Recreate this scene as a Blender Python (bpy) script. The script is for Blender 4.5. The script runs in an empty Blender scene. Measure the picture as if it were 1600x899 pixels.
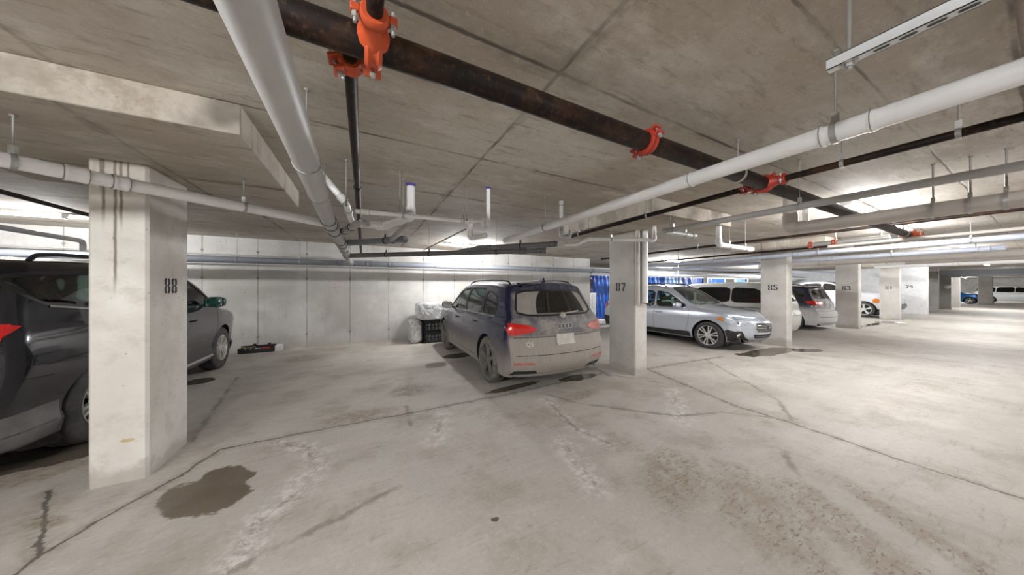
import bpy, bmesh, math, random
from mathutils import Vector, Matrix
from mathutils.bvhtree import BVHTree
from mathutils.geometry import delaunay_2d_cdt
random.seed(7)
C = bpy.context.scene.collection
PI = math.pi
H = 1.55                      # eye height of the camera; room dimensions were measured in this unit
# ------------------------------------------------------------------ camera frame (62.4 deg between view axis and the long axis)
FX, FY = 0.4633, 0.8862
FOC = 445.0
def ray(px):
    u = (px-800)/FOC
    return FX+u*FY, FY-u*FX
def at(px, py, h):            # point seen at a pixel, h = height above the eye in units of H
    t = h*FOC/(449.5-py); dx, dy = ray(px)
    return Vector((t*dx*H, t*dy*H, (1+h)*H))
def fl(px, py): return at(px, py, -1.0)
def V(x, y, h): return Vector((x*H, y*H, (1+h)*H))   # x,y in H, h above the eye
def floor_z(x, y):
    return -0.09*math.exp(-((x-10.6)**2/(2*2.0**2)+(y-3.6)**2/(2*1.6**2)))
# ------------------------------------------------------------------ object helpers
def new_mesh(name, vs, fs, smooth=True, angle=35):
    me = bpy.data.meshes.new(name)
    me.from_pydata([tuple(v) for v in vs], [], [tuple(f) for f in fs])
    me.validate()
    bm = bmesh.new(); bm.from_mesh(me)
    bmesh.ops.recalc_face_normals(bm, faces=bm.faces[:])
    bm.to_mesh(me); bm.free()
    if smooth:
        for p in me.polygons: p.use_smooth = True
        me.set_sharp_from_angle(angle=math.radians(angle))
    return me
class MB:
    def __init__(s): s.v = []; s.f = []; s.mi = []
    def add(s, vs, fs, mi=0):
        n = len(s.v); s.v += [Vector(v) for v in vs]; s.f += [tuple(i+n for i in f) for f in fs]; s.mi += [mi]*len(fs); return s
    def box(s, a, b, mi=0, M=None):
        x0, y0, z0 = a; x1, y1, z1 = b
        vs = [Vector(p) for p in ((x0,y0,z0),(x1,y0,z0),(x1,y1,z0),(x0,y1,z0),(x0,y0,z1),(x1,y0,z1),(x1,y1,z1),(x0,y1,z1))]
        if M: vs = [M@v for v in vs]
        return s.add(vs, [(0,3,2,1),(4,5,6,7),(0,1,5,4),(1,2,6,5),(2,3,7,6),(3,0,4,7)], mi)
    def cyl(s, p, q, r, n=16, r2=None, caps=True, mi=0):
        p = Vector(p); q = Vector(q); d = (q-p).normalized()
        a = d.orthogonal().normalized(); b = d.cross(a); r2 = r if r2 is None else r2
        vs = []
        for c, rr in ((p, r), (q, r2)):
            for i in range(n):
                t = 2*PI*i/n; vs.append(c+(a*math.cos(t)+b*math.sin(t))*rr)
        fs = [(i, (i+1)%n, n+(i+1)%n, n+i) for i in range(n)]
        if caps: fs += [tuple(range(n))[::-1], tuple(range(n, 2*n))]
        return s.add(vs, fs, mi)
    def lathe(s, p, d, prof, n=32, mi=0, closed=False):       # prof: (distance along d, radius)
        p = Vector(p); d = Vector(d).normalized(); a = d.orthogonal().normalized(); b = d.cross(a)
        vs = []; m = len(prof)
        for i in range(n):
            t = 2*PI*i/n; e = a*math.cos(t)+b*math.sin(t)
            for (z, r) in prof: vs.append(p+d*z+e*r)
        fs = []
        for i in range(n):
            j = (i+1)%n
            for k in range(m if closed else m-1):
                k2 = (k+1)%m; fs.append((i*m+k, i*m+k2, j*m+k2, j*m+k))
        return s.add(vs, fs, mi)
    def tube(s, pts, r, n=14, bend=None, caps=True, mi=0, seg=6):
        pts = [Vector(p) for p in pts]; bend = r*1.6 if bend is None else bend
        path = [pts[0]]
        for i in range(1, len(pts)-1):
            a, b, c = pts[i-1], pts[i], pts[i+1]
            d1 = (a-b); d2 = (c-b); l = min(bend, d1.length*.45, d2.length*.45)
            p1 = b+d1.normalized()*l; p2 = b+d2.normalized()*l
            for k in range(seg+1):
                t = k/seg; path.append(p1*(1-t)**2+b*2*t*(1-t)+p2*t*t)
        path.append(pts[-1])
        vs = []; prev = None
        for i, p in enumerate(path):
            d = (path[min(i+1, len(path)-1)]-path[max(i-1, 0)]).normalized()
            if prev is None: a = d.orthogonal().normalized()
            else:
                a = (prev-d*prev.dot(d)).normalized()
            prev = a; b = d.cross(a)
            for k in range(n):
                t = 2*PI*k/n; vs.append(p+(a*math.cos(t)+b*math.sin(t))*r)
        fs = []
        for i in range(len(path)-1):
            for k in range(n):
                fs.append((i*n+k, i*n+(k+1)%n, (i+1)*n+(k+1)%n, (i+1)*n+k))
        if caps: fs += [tuple(range(n)), tuple(range((len(path)-1)*n, len(path)*n))]
        return s.add(vs, fs, mi)
    def build(s, name, mat, parent=None, smooth=True, angle=35, bevel=0):
        me = new_mesh(name, s.v, s.f, smooth, angle)
        mats = mat if isinstance(mat, (list, tuple)) else [mat]
        for m in mats: me.materials.append(m)
        if len(mats) > 1 and len(me.polygons) == len(s.mi):
            for p, i in zip(me.polygons, s.mi): p.material_index = i
        o = bpy.data.objects.new(name, me); C.objects.link(o)
        if parent: o.parent = parent
        if bevel:
            b = o.modifiers.new('bevel', 'BEVEL'); b.width = bevel; b.segments = 2; b.limit_method = 'ANGLE'
        return o
def empty(name, loc=(0,0,0), rz=0):
    o = bpy.data.objects.new(name, None); C.objects.link(o); o.location = loc; o.rotation_euler = (0,0,rz); o.empty_display_size = .2
    return o
def tag(o, label, cat, group=None, kind=None):
    o['label'] = label
    if cat: o['category'] = cat
    if group: o['group'] = group
    if kind: o['kind'] = kind
    return o
def struct(o): o['kind'] = 'structure'; return o
# ------------------------------------------------------------------ node helpers
class NT:
    def __init__(s, name):
        s.m = bpy.data.materials.new(name); s.m.use_nodes = True; s.t = s.m.node_tree; s.t.nodes.clear()
        s.out = s.n('ShaderNodeOutputMaterial')
    def n(s, typ, **kw):
        x = s.t.nodes.new(typ)
        for k, v in kw.items(): setattr(x, k, v)
        return x
    def l(s, a, b): s.t.links.new(a, b)
    def inp(s, sock, v):
        if hasattr(v, 'is_output') or isinstance(v, bpy.types.NodeSocket): s.l(v, sock)
        else: sock.default_value = v
    def math(s, op, a, b=0.0, c=None, clamp=False):
        x = s.n('ShaderNodeMath', operation=op, use_clamp=clamp); s.inp(x.inputs[0], a); s.inp(x.inputs[1], b)
        if c is not None: s.inp(x.inputs[2], c)
        return x.outputs[0]
    def vmath(s, op, a, b=None, scale=None):
        x = s.n('ShaderNodeVectorMath', operation=op); s.inp(x.inputs[0], a)
        if b is not None: s.inp(x.inputs[1], b)
        if scale is not None: s.inp(x.inputs['Scale'], scale)
        return x.outputs['Value'] if op in ('LENGTH', 'DOT_PRODUCT', 'DISTANCE') else x.outputs[0]
    def coord(s, kind='Object'): return s.n('ShaderNodeTexCoord').outputs[kind]
    def pos(s): return s.n('ShaderNodeNewGeometry').outputs['Position']
    def noise(s, vec, scale, detail=4, rough=.6, out='Fac', stretch=None):
        if stretch:
            mp = s.n('ShaderNodeMapping'); s.l(vec, mp.inputs[0]); mp.inputs['Scale'].default_value = stretch; vec = mp.outputs[0]
        x = s.n('ShaderNodeTexNoise'); s.l(vec, x.inputs['Vector']); x.inputs['Scale'].default_value = scale
        x.inputs['Detail'].default_value = detail; x.inputs['Roughness'].default_value = rough
        return x.outputs[out]
    def rmp(s, v, a, b, c=0.0, d=1.0, smooth=True):
        x = s.n('ShaderNodeMapRange', clamp=True)
        if smooth: x.interpolation_type = 'SMOOTHSTEP'
        s.inp(x.inputs['Value'], v)
        for k, q in (('From Min', a), ('From Max', b), ('To Min', c), ('To Max', d)): s.inp(x.inputs[k], q)
        return x.outputs['Result']
    def mix(s, f, a, b, blend='MIX'):
        x = s.n('ShaderNodeMix', data_type='RGBA', blend_type=blend); s.inp(x.inputs[0], f)
        for i, v in ((6, a), (7, b)):
            if isinstance(v, tuple) and len(v) == 3: v = v+(1,)
            s.inp(x.inputs[i], v)
        return x.outputs[2]
    def bsdf(s, col, rough=.6, metal=0.0, bump=None, bstr=.2, bdist=.01, **kw):
        b = s.n('ShaderNodeBsdfPrincipled')
        if isinstance(col, tuple) and len(col) == 3: col = col+(1,)
        s.inp(b.inputs['Base Color'], col); s.inp(b.inputs['Roughness'], rough); s.inp(b.inputs['Metallic'], metal)
        for k, v in kw.items(): s.inp(b.inputs[k.replace('_', ' ')], v)
        if bump is not None:
            bn = s.n('ShaderNodeBump'); bn.inputs['Strength'].default_value = bstr; bn.inputs['Distance'].default_value = bdist
            s.l(bump, bn.inputs['Height']); s.l(bn.outputs[0], b.inputs['Normal'])
        s.l(b.outputs[0], s.out.inputs[0]); return b
def simple(name, col, rough=.5, metal=0.0, var=.08, scale=6, **kw):
    t = NT(name); c = t.coord(); n = t.noise(c, scale, 4)
    f = t.rmp(n, .3, .7, 1-var, 1+var, False)
    g = t.vmath('SCALE', tuple(col), scale=f)
    t.bsdf(g, rough, metal, bump=n, bstr=.04, **kw)
    return t.m
def emis(name, col, s):
    t = NT(name); e = t.n('ShaderNodeEmission'); e.inputs[0].default_value = (*col, 1); e.inputs[1].default_value = s
    t.l(e.outputs[0], t.out.inputs[0]); return t.m
# ------------------------------------------------------------------ concrete
def grid_line(t, v, period, off, width):           # 1 on a line every `period`
    a = t.math('ADD', v, -off); a = t.math('DIVIDE', a, period); a = t.math('FRACT', a)
    a = t.math('SUBTRACT', a, .5); a = t.math('ABSOLUTE', a)          # .5 on the line
    a = t.math('SUBTRACT', .5, a); a = t.math('MULTIPLY', a, period)
    return t.rmp(a, width*.5, width*1.6, 1, 0)
def line_at(t, v, pos, width):
    a = t.math('ABSOLUTE', t.math('SUBTRACT', v, pos)); return t.rmp(a, width*.5, width*1.6, 1, 0)
def mat_ceiling():
    t = NT('board_formed_concrete_ceiling'); p = t.pos()
    sep = t.n('ShaderNodeSeparateXYZ'); t.l(p, sep.inputs[0]); x, y = sep.outputs[0], sep.outputs[1]
    big = t.noise(p, .6, 6, .65); mid = t.noise(p, 2.4, 8, .7); grain = t.noise(p, 2.2, 10, .78, stretch=(1.0, 6, 1)); fine = t.noise(p, 38, 6, .75); cloud = t.noise(p, 1.1, 6, .7, stretch=(1, 2.2, 1))
    col = t.mix(t.rmp(big, .38, .62), (.37,.32,.26), (.51,.475,.42))
    col = t.mix(t.math('MULTIPLY', t.rmp(cloud, .50, .68), .65), col, (.62,.585,.53))
    col = t.mix(t.math('MULTIPLY', t.rmp(mid, .52, .70), .5), col, (.30,.25,.19))
    col = t.mix(t.math('MULTIPLY', t.rmp(grain, .52, .64), .6), col, (.25,.205,.155))
    gs = t.noise(p, 16, 8, .8, stretch=(.5, 2.5, 1)); col = t.mix(t.math('MULTIPLY', t.rmp(gs, .60, .67), .6), col, (.17,.145,.11))
    col = t.mix(t.math('MULTIPLY', t.rmp(fine, .52, .72), .45), col, (.26,.23,.19))
    col = t.mix(t.math('MULTIPLY', t.rmp(fine, .30, .44, 1, 0), .35), col, (.66,.63,.58))
    wob = t.math('MULTIPLY', t.math('SUBTRACT', mid, .5), .05)
    w = t.math('ADD', y, wob); wx = t.math('ADD', x, wob)
    seam = grid_line(t, w, .77*H, .83*H, .011); halo = grid_line(t, w, .77*H, .83*H, .06)
    seam = t.math('MAXIMUM', seam, t.math('MULTIPLY', line_at(t, w, .326*H, .007), .8)); seam2 = grid_line(t, wx, 1.574*H, .629*H, .012); halo2 = grid_line(t, wx, 1.574*H, .629*H, .05)
    s = t.math('MAXIMUM', seam, seam2); s = t.math('MULTIPLY', s, t.rmp(t.noise(p, 1.4, 3), .40, .60, .25, .95))
    hl = t.math('MULTIPLY', t.math('MAXIMUM', halo, halo2), t.rmp(t.noise(p, 2.3, 4, .7), .48, .62, 0, .6))
    col = t.mix(hl, col, (.24,.205,.16)); col = t.mix(s, col, (.11,.09,.07))
    h = t.math('SUBTRACT', t.math('ADD', grain, t.math('MULTIPLY', fine, .4)), t.math('MULTIPLY', s, 2))
    t.bsdf(col, .85, bump=h, bstr=.3, bdist=.008); return t.m
def mat_wall():
    t = NT('poured_concrete_wall'); p = t.pos()
    sep = t.n('ShaderNodeSeparateXYZ'); t.l(p, sep.inputs[0]); x, z = sep.outputs[0], sep.outputs[2]
    big = t.noise(p, .8, 5, .6); mid = t.noise(p, 3, 6, .65); fine = t.noise(p, 40, 4, .7); streak = t.noise(p, 3.5, 5, .6, stretch=(3, 3, .25))
    col = t.mix(t.rmp(big, .35, .65), (.43,.415,.39), (.58,.57,.555))
    col = t.mix(t.math('MULTIPLY', t.rmp(mid, .5, .75), .5), col, (.42,.40,.37))
    col = t.mix(t.math('MULTIPLY', t.rmp(streak, .55, .75), .35), col, (.36,.33,.29))
    ln = grid_line(t, x, .635*H, -.206*H, .010); ln2 = grid_line(t, x, .635*H, .06*H, .004)
    ln = t.math('MAXIMUM', ln, t.math('MULTIPLY', ln2, .25))
    ln = t.math('MULTIPLY', ln, t.rmp(t.noise(p, 2, 3), .3, .6, .35, .8))
    col = t.mix(ln, col, (.20,.185,.165))
    # tie holes on the joints
    fx = t.math('FRACT', t.math('DIVIDE', t.math('ADD', x, .206*H), .635*H))
    fx = t.math('SUBTRACT', .5, t.math('ABSOLUTE', t.math('SUBTRACT', fx, .5))); fx = t.math('MULTIPLY', fx, .635*H)
    holes = None
    for zz in (.33, 1.05, 1.78, 2.42):
        dz = t.math('SUBTRACT', z, zz); d = t.math('SQRT', t.math('ADD', t.math('MULTIPLY', fx, fx), t.math('MULTIPLY', dz, dz)))
        q = t.math('MULTIPLY', t.rmp(d, .018, .04, 1, 0), 1.0 if zz != 1.05 else .0)
        holes = q if holes is None else t.math('MAXIMUM', holes, q)
    col = t.mix(t.math('MULTIPLY', holes, .75), col, (.17,.16,.15))
    vor = t.n('ShaderNodeTexVoronoi'); t.l(p, vor.inputs['Vector']); vor.inputs['Scale'].default_value = 8
    pit = t.math('MULTIPLY', t.rmp(vor.outputs['Distance'], .08, .14, 1, 0), t.rmp(t.noise(p, 5, 2), .46, .56))
    col = t.mix(t.math('MULTIPLY', pit, .6), col, (.2,.19,.17))
    # faint red marker scribble
    mk = fl  # noqa
    dxr = t.math('SUBTRACT', x, -.40*H); dzr = t.math('SUBTRACT', z, 1.66)
    d = t.math('SQRT', t.math('ADD', t.math('MULTIPLY', dxr, dxr), t.math('MULTIPLY', t.math('MULTIPLY', dzr, dzr), 5.0)))
    wv = t.noise(p, 16, 3, .6)
    red = t.math('MULTIPLY', t.rmp(d, .14, .34, 1, 0), t.rmp(wv, .5, .6, 0, .45))
    col = t.mix(red, col, (.62,.22,.22))
    # damp dirt at the foot
    ft = t.math('MULTIPLY', t.rmp(t.math('ADD', z, t.math('MULTIPLY', mid, .25)), .1, .32, 1, 0), .45)
    col = t.mix(ft, col, (.36,.33,.28))
    t.bsdf(col, .82, bump=t.math('SUBTRACT', t.math('ADD', fine, mid), t.math('ADD', ln, pit)), bstr=.2, bdist=.006); return t.m
def mat_pillar(name='pillar_concrete', tone=1.0, streaks=False):
    t = NT(name); p = t.pos()
    sep = t.n('ShaderNodeSeparateXYZ'); t.l(p, sep.inputs[0]); x, y, z = sep.outputs
    big = t.noise(p, 1.3, 5, .6); mid = t.noise(p, 5, 6, .65); fine = t.noise(p, 50, 4, .7)
    a = tuple(c*tone for c in (.52,.495,.455)); b = tuple(c*tone for c in (.63,.61,.575))
    col = t.mix(t.rmp(big, .35, .65), a, b)
    col = t.mix(t.math('MULTIPLY', t.rmp(mid, .50, .70), .45), col, (.40,.37,.33))
    vor = t.n('ShaderNodeTexVoronoi'); t.l(p, vor.inputs['Vector']); vor.inputs['Scale'].default_value = 11
    pit = t.math('MULTIPLY', t.rmp(vor.outputs['Distance'], .06, .12, 1, 0), t.rmp(t.noise(p, 6, 2), .44, .55))
    col = t.mix(t.math('MULTIPLY', pit, .7), col, (.22,.2,.17))
    scr = t.noise(p, 7, 8, .8, stretch=(1, 1, 9)); col = t.mix(t.math('MULTIPLY', t.rmp(scr, .58, .66), .5), col, (.3,.28,.25))
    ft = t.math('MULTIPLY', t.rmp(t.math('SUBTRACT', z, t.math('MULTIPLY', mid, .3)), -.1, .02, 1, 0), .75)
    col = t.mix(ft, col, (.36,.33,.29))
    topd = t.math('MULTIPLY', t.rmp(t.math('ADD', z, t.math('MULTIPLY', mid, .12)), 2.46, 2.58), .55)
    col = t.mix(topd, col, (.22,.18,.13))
    if streaks:      # dark water runs from the soffit
        acc = None
        for (xx, zl, w) in ((-1.79, 1.98, .008), (-1.73, 1.45, .007), (-1.70, 1.95, .008), (-1.80, 2.2, .008), (-1.66, 2.25, .006)):
            wob = t.math('MULTIPLY', t.math('SUBTRACT', t.noise(p, 6, 2), .5), .02)
            d = t.math('ABSOLUTE', t.math('SUBTRACT', t.math('ADD', x, wob), xx))
            q = t.math('MULTIPLY', t.rmp(d, w*.5, w*1.7, 1, 0), t.rmp(z, zl, zl+.25, 0, .8))
            acc = q if acc is None else t.math('MAXIMUM', acc, q)
        col = t.mix(acc, col, (.13,.10,.07))
        # small ochre chip low on the face
        dx = t.math('SUBTRACT', x, -1.66); dz = t.math('SUBTRACT', z, .33)
        d = t.math('SQRT', t.math('ADD', t.math('MULTIPLY', dx, dx), t.math('MULTIPLY', t.math('MULTIPLY', dz, dz), 9.0)))
        d = t.math('ADD', d, t.math('MULTIPLY', t.math('SUBTRACT', mid, .5), .06))
        col = t.mix(t.rmp(d, .03, .045, .8, 0), col, (.45,.33,.14))
    t.bsdf(col, .8, bump=t.math('SUBTRACT', t.math('ADD', mid, t.math('MULTIPLY', fine, .5)), pit), bstr=.3, bdist=.008); return t.m
def mat_floor():
    t = NT('worn_concrete_floor'); p = t.pos()
    big = t.noise(p, .35, 5, .6); mid = t.noise(p, 1.6, 7, .65); fine = t.noise(p, 30, 5, .7); sweep = t.noise(p, 2.2, 5, .6, stretch=(.35, 2.2, 1))
    col = t.mix(t.rmp(big, .35, .65), (.385,.36,.325), (.475,.45,.415))
    col = t.mix(t.math('MULTIPLY', t.rmp(sweep, .45, .75), .35), col, (.56,.53,.49))
    col = t.mix(t.math('MULTIPLY', t.rmp(mid, .47, .66), .62), col, (.31,.27,.22))
    col = t.mix(t.math('MULTIPLY', t.rmp(t.noise(p, .9, 6, .7), .52, .68), .45), col, (.55,.525,.49))
    col = t.mix(t.math('MULTIPLY', t.rmp(t.noise(p, 4, 8, .75), .54, .70), .4), col, (.29,.25,.20))
    col = t.mix(t.math('MULTIPLY', t.rmp(fine, .52, .72), .45), col, (.29,.26,.22))
    col = t.mix(t.math('MULTIPLY', t.rmp(fine, .32, .45, 1, 0), .3), col, (.60,.57,.53))
    nz = t.n('ShaderNodeTexNoise'); t.l(p, nz.inputs['Vector']); nz.inputs['Scale'].default_value = 7; nz.inputs['Detail'].default_value = 6; nz.inputs['Roughness'].default_value = .7
    off = t.vmath('SCALE', t.vmath('SUBTRACT', nz.outputs['Color'], (.5,.5,.5)), scale=.10)
    flat = t.vmath('MULTIPLY', t.vmath('ADD', p, off), (1,1,0))
    def seg(a, b):
        a = Vector((a.x, a.y, 0)); b = Vector((b.x, b.y, 0)); d = b-a
        pa = t.vmath('SUBTRACT', flat, tuple(a))
        k = t.math('MULTIPLY', t.vmath('DOT_PRODUCT', pa, tuple(d)), 1/max(d.length_squared, 1e-6), clamp=True)
        q = t.vmath('SCALE', tuple(d), scale=k)
        return t.vmath('DISTANCE', pa, q)
    def poly(pts):
        pts = [fl(*q) for q in pts]; r = None
        for a, b in zip(pts, pts[1:]):
            s = seg(a, b); r = s if r is None else t.math('MINIMUM', r, s)
        return r
    def many(ls):
        r = None
        for l in ls:
            s = poly(l); r = s if r is None else t.math('MINIMUM', r, s)
        return r
    sharp = many([[(25,899),(60,870),(175,802),(280,745),(345,702)], [(60,870),(77,767)],
                  [(345,702),(500,672),(635,647),(799,615),(945,583)], [(1012,577),(1150,635),(1240,662),(1400,717),(1599,780),(1900,885)],
                  [(930,575),(952,588)], [(1003,578),(1130,556)]])
    soft = many([[(355,899),(415,863),(510,820),(620,762)], [(850,615),(900,630),(990,642),(1060,650),(1130,645),(1200,652)],
                 [(1225,705),(1250,750),(1275,765)], [(635,635),(642,665)], [(950,585),(1050,602)], [(300,690),(370,590)], [(1100,560),(1215,625),(1240,662)]])
    effl = many([[(420,690),(480,700),(495,730),(465,770),(400,820),(362,893)], [(855,625),(900,670),(955,695)], [(1050,610),(1065,660)],
                 [(880,690),(930,760)], [(690,650),(680,690)]])
    brk = t.noise(p, 9, 5, .7)
    wn = t.noise(flat, 20, 6, .8); white = t.math('MULTIPLY', t.rmp(t.math('ADD', effl, t.math('MULTIPLY', t.math('SUBTRACT', mid, .5), .35)), .0, .20, 1, 0), t.rmp(t.math('ADD', t.math('MULTIPLY', brk, .5), t.math('MULTIPLY', wn, .5)), .45, .58, 0, .8))
    col = t.mix(white, col, (.66,.64,.62))
    dk = t.math('MULTIPLY', t.rmp(t.math('ADD', effl, t.math('MULTIPLY', t.math('SUBTRACT', wn, .5), .22)), .0, .03, 1, 0), t.rmp(mid, .42, .6, .1, .6))
    col = t.mix(dk, col, (.20,.17,.14))
    halo = t.math('MULTIPLY', t.rmp(sharp, .01, .11, 1, 0), t.rmp(brk, .42, .62, .1, .75))
    col = t.mix(halo, col, (.27,.23,.18))
    sf = t.math('MULTIPLY', t.rmp(t.math('ADD', soft, t.math('MULTIPLY', t.math('SUBTRACT', brk, .5), .10)), .0, .045, 1, 0), t.rmp(t.noise(p, 3, 4), .36, .56, .15, .8))
    col = t.mix(sf, col, (.20,.18,.15))
    ck = t.math('MULTIPLY', t.rmp(t.math('ADD', sharp, t.math('MULTIPLY', t.math('SUBTRACT', fine, .5), .02)), .005, .018, 1, 0), .88)
    col = t.mix(ck, col, (.09,.08,.07))
    def ell(px, py, rx, ry, rot, amp=.5):
        c = fl(px, py); mp = t.n('ShaderNodeMapping'); mp.vector_type = 'TEXTURE'
        t.l(flat, mp.inputs[0]); mp.inputs['Location'].default_value = (c.x, c.y, 0); mp.inputs['Rotation'].default_value = (0,0,math.radians(rot)); mp.inputs['Scale'].default_value = (rx, ry, 1)
        d = t.vmath('LENGTH', mp.outputs[0]); return t.math('ADD', d, t.math('MULTIPLY', t.math('SUBTRACT', mid, .5), amp*2))
    def mx(lst, a, b):
        r = None
        for e in lst:
            q = t.rmp(ell(*e), a, b, 1, 0); r = q if r is None else t.math('MAXIMUM', r, q)
        return r
    streakn = t.noise(flat, 14, 5, .7, stretch=(1,1,1)); w0 = t.math('MINIMUM', ell(316,776,.34,.20,-42,.9), ell(358,744,.22,.12,-42,.9)); w0 = t.math('ADD', w0, t.math('MULTIPLY', t.math('SUBTRACT', streakn, .5), .7)); wet = t.rmp(w0, .86, 1.0, 1, 0)
    brown = mx([(40,745,.5,.22,20),(70,815,.06,.2,60),(640,610,.35,.28,0,.8),(480,560,.6,.4,0,.8),(905,618,.45,.15,10),(1190,800,.55,.32,40,1.2),(1050,745,.45,.3,30,1.2),
                (1360,860,.8,.2,55,1.2),(1240,850,.5,.14,55,1.2),(1420,820,.6,.12,55,1.2),(560,650,.5,.2,0,.9)], .5, 1.15)
    pud = mx([(800,606,.55,.10,5,.7),(905,590,.42,.15,0,.7),(715,556,.40,.22,0,.6),(312,596,.20,.22,0,.6),(1262,543,.55,.22,-15,.7),(1360,508,1.6,.14,0,.9),(1385,504,.8,.3,0,.9),(40,720,.6,.3,0,.6),(1200,546,1.2,.3,0,.7),(1420,494,1.6,.2,0,.9)], .88, 1.0)
    grit = t.noise(p, 26, 8, .8, stretch=(.6, 1.5, 1)); col = t.mix(t.math('MULTIPLY', brown, t.rmp(brk, .35, .62, .15, .62)), col, (.25,.19,.13))
    col = t.mix(t.math('MULTIPLY', brown, t.rmp(grit, .52, .60, 0, .75)), col, (.13,.10,.07))
    col = t.mix(t.math('MULTIPLY', t.rmp(grit, .62, .68, 0, .55), t.rmp(t.noise(p, .8, 4), .4, .6)), col, (.19,.165,.135))
    wedge = t.math('MULTIPLY', wet, t.rmp(mid, .3, .6, .96, .82)); col = t.mix(wedge, col, (.105,.078,.048))
    col = t.mix(t.math('MULTIPLY', pud, .85), col, (.075,.056,.036))
    spot = t.rmp(ell(775,812,.028,.022,0,.3), .8, 1.1, 1, 0); col = t.mix(spot, col, (.10,.07,.06))
    yel = t.math('MULTIPLY', mx([(660,536,.08,.5,5,.4),(490,543,1.0,.04,0,.5)], .8, 1.1), .45)
    col = t.mix(yel, col, (.50,.37,.13))
    # tyre sweep marks in the drive lane
    tm = t.noise(p, 9, 6, .75, stretch=(.5, 3, 1)); tm = t.math('MULTIPLY', t.rmp(tm, .54, .66), t.math('MULTIPLY', t.rmp(mid, .40, .58), .55))
    col = t.mix(tm, col, (.24,.21,.17))
    rough = t.rmp(pud, 0, 1, .68, .07); rough = t.math('MINIMUM', rough, t.rmp(wet, 0, 1, .7, .42)); 
    b = t.math('ADD', t.math('MULTIPLY', fine, .35), mid); b = t.math('SUBTRACT', b, t.math('MULTIPLY', ck, 1.2))
    b = t.math('MULTIPLY', b, t.math('SUBTRACT', 1, pud))
    t.bsdf(col, rough, bump=b, bstr=.16, bdist=.008); return t.m
M = {}
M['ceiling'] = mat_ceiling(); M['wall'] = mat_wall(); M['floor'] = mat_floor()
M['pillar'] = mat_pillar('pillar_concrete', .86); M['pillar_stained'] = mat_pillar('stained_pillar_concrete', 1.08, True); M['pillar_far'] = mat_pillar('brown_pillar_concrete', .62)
M['white_wall'] = simple('painted_block_wall', (.72,.73,.74), .7)
M['stencil'] = simple('black_stencil_paint', (.03,.03,.035), .7, var=.5, scale=60)
M['pvc_white'] = simple('white_drain_pipe', (.78,.78,.79), .38, var=.05)
M['pvc_light'] = simple('pale_grey_drain_pipe', (.42,.415,.41), .46, var=.06)
M['pvc_blue'] = simple('bluish_grey_drain_pipe', (.52,.56,.66), .38, var=.06)
M['pvc_grey'] = simple('grey_drain_pipe', (.23,.25,.285), .4, var=.1)
M['pvc_dark'] = simple('dark_grey_drain_pipe', (.19,.19,.205), .42, var=.1)
M['duct_beige'] = simple('beige_wrapped_pipe', (.50,.46,.43), .6, var=.06)
M['steel_dark'] = simple('black_sprinkler_pipe', (.013,.008,.006), .55, 0, var=.7, scale=14, Specular_IOR_Level=.22)
def mat_rust(name, base, rust):
    t = NT(name); p = t.pos(); n = t.noise(p, 5, 8, .75); f = t.noise(p, 40, 4, .7); col = t.mix(t.rmp(n, .46, .62), base, rust); col = t.mix(t.math('MULTIPLY', t.rmp(f, .55, .7), .4), col, (.10,.06,.035))
    t.bsdf(col, .52, .1, bump=f, bstr=.08, Specular_IOR_Level=.25); return t.m
M['steel_dark'] = mat_rust('rust_flecked_black_pipe', (.010,.006,.005), (.040,.018,.009))
M['steel_brown'] = simple('rusty_sprinkler_pipe', (.16,.085,.04), .55, .3, var=.4, scale=14)
M['orange'] = simple('orange_coupling_paint', (.44,.065,.018), .45, var=.2)
M['red'] = simple('red_coupling_paint', (.36,.03,.016), .45, var=.2)
M['zinc'] = simple('zinc_steel', (.42,.42,.41), .38, .6, var=.1, scale=20)
M['strut'] = simple('galvanised_strut', (.62,.64,.66), .42, .35, var=.08)
M['rod'] = simple('hanger_rod_steel', (.26,.25,.235), .5, .4)
M['rubber'] = simple('black_rubber_band', (.02,.02,.022), .6)
M['fixture'] = simple('white_fixture_enamel', (.8,.8,.8), .4)
M['tube'] = emis('lit_fluorescent_tube', (1,.98,.95), 22)
M['purple'] = simple('purple_primer', (.07,.05,.30), .5)
M['dark'] = simple('dark_plastic', (.018,.018,.02), .5)
M['tarp'] = simple('blue_tarpaulin', (.012,.075,.36), .35, var=.5, scale=5)
M['tarp_light'] = simple('light_blue_sheet', (.16,.34,.68), .4, var=.4, scale=5)
M['wood_white'] = simple('white_painted_frame', (.72,.72,.70), .6)
M['foil'] = None
# ------------------------------------------------------------------ shell
X0, X1, Y0, Y1 = -6*H, 46*H, -4.2*H, 9.2*H
CZ = 1.772*H; SZ = 1.645*H; WY = 5.86*H
def plane_grid(name, x0, x1, y0, y1, z, mat, n=1, m=1, fz=None):
    vs = []; fs = []
    for j in range(m+1):
        for i in range(n+1):
            x = x0+(x1-x0)*i/n; y = y0+(y1-y0)*j/m; vs.append((x, y, fz(x, y) if fz else z))
    for j in range(m):
        for i in range(n): a = j*(n+1)+i; fs.append((a, a+1, a+n+2, a+n+1))
    b = MB(); b.add(vs, fs); return b
struct(plane_grid('floor', X0, X1, Y0, Y1, 0, None, 220, 60, floor_z).build('floor', M['floor']))
b = MB(); b.box((X0, Y0, CZ), (X1, Y1, CZ+.25)); struct(b.build('ceiling', M['ceiling'], smooth=False))
b = MB(); b.box((X0, WY, -.15), (5.45*H, WY+.25, CZ)); struct(b.build('wall_back', M['wall'], smooth=False))
b = MB(); b.box((5.3*H, 8.2*H, -.15), (18.4*H, 8.2*H+.25, CZ)); struct(b.build('wall_storage', M['wall'], smooth=False))
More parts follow.
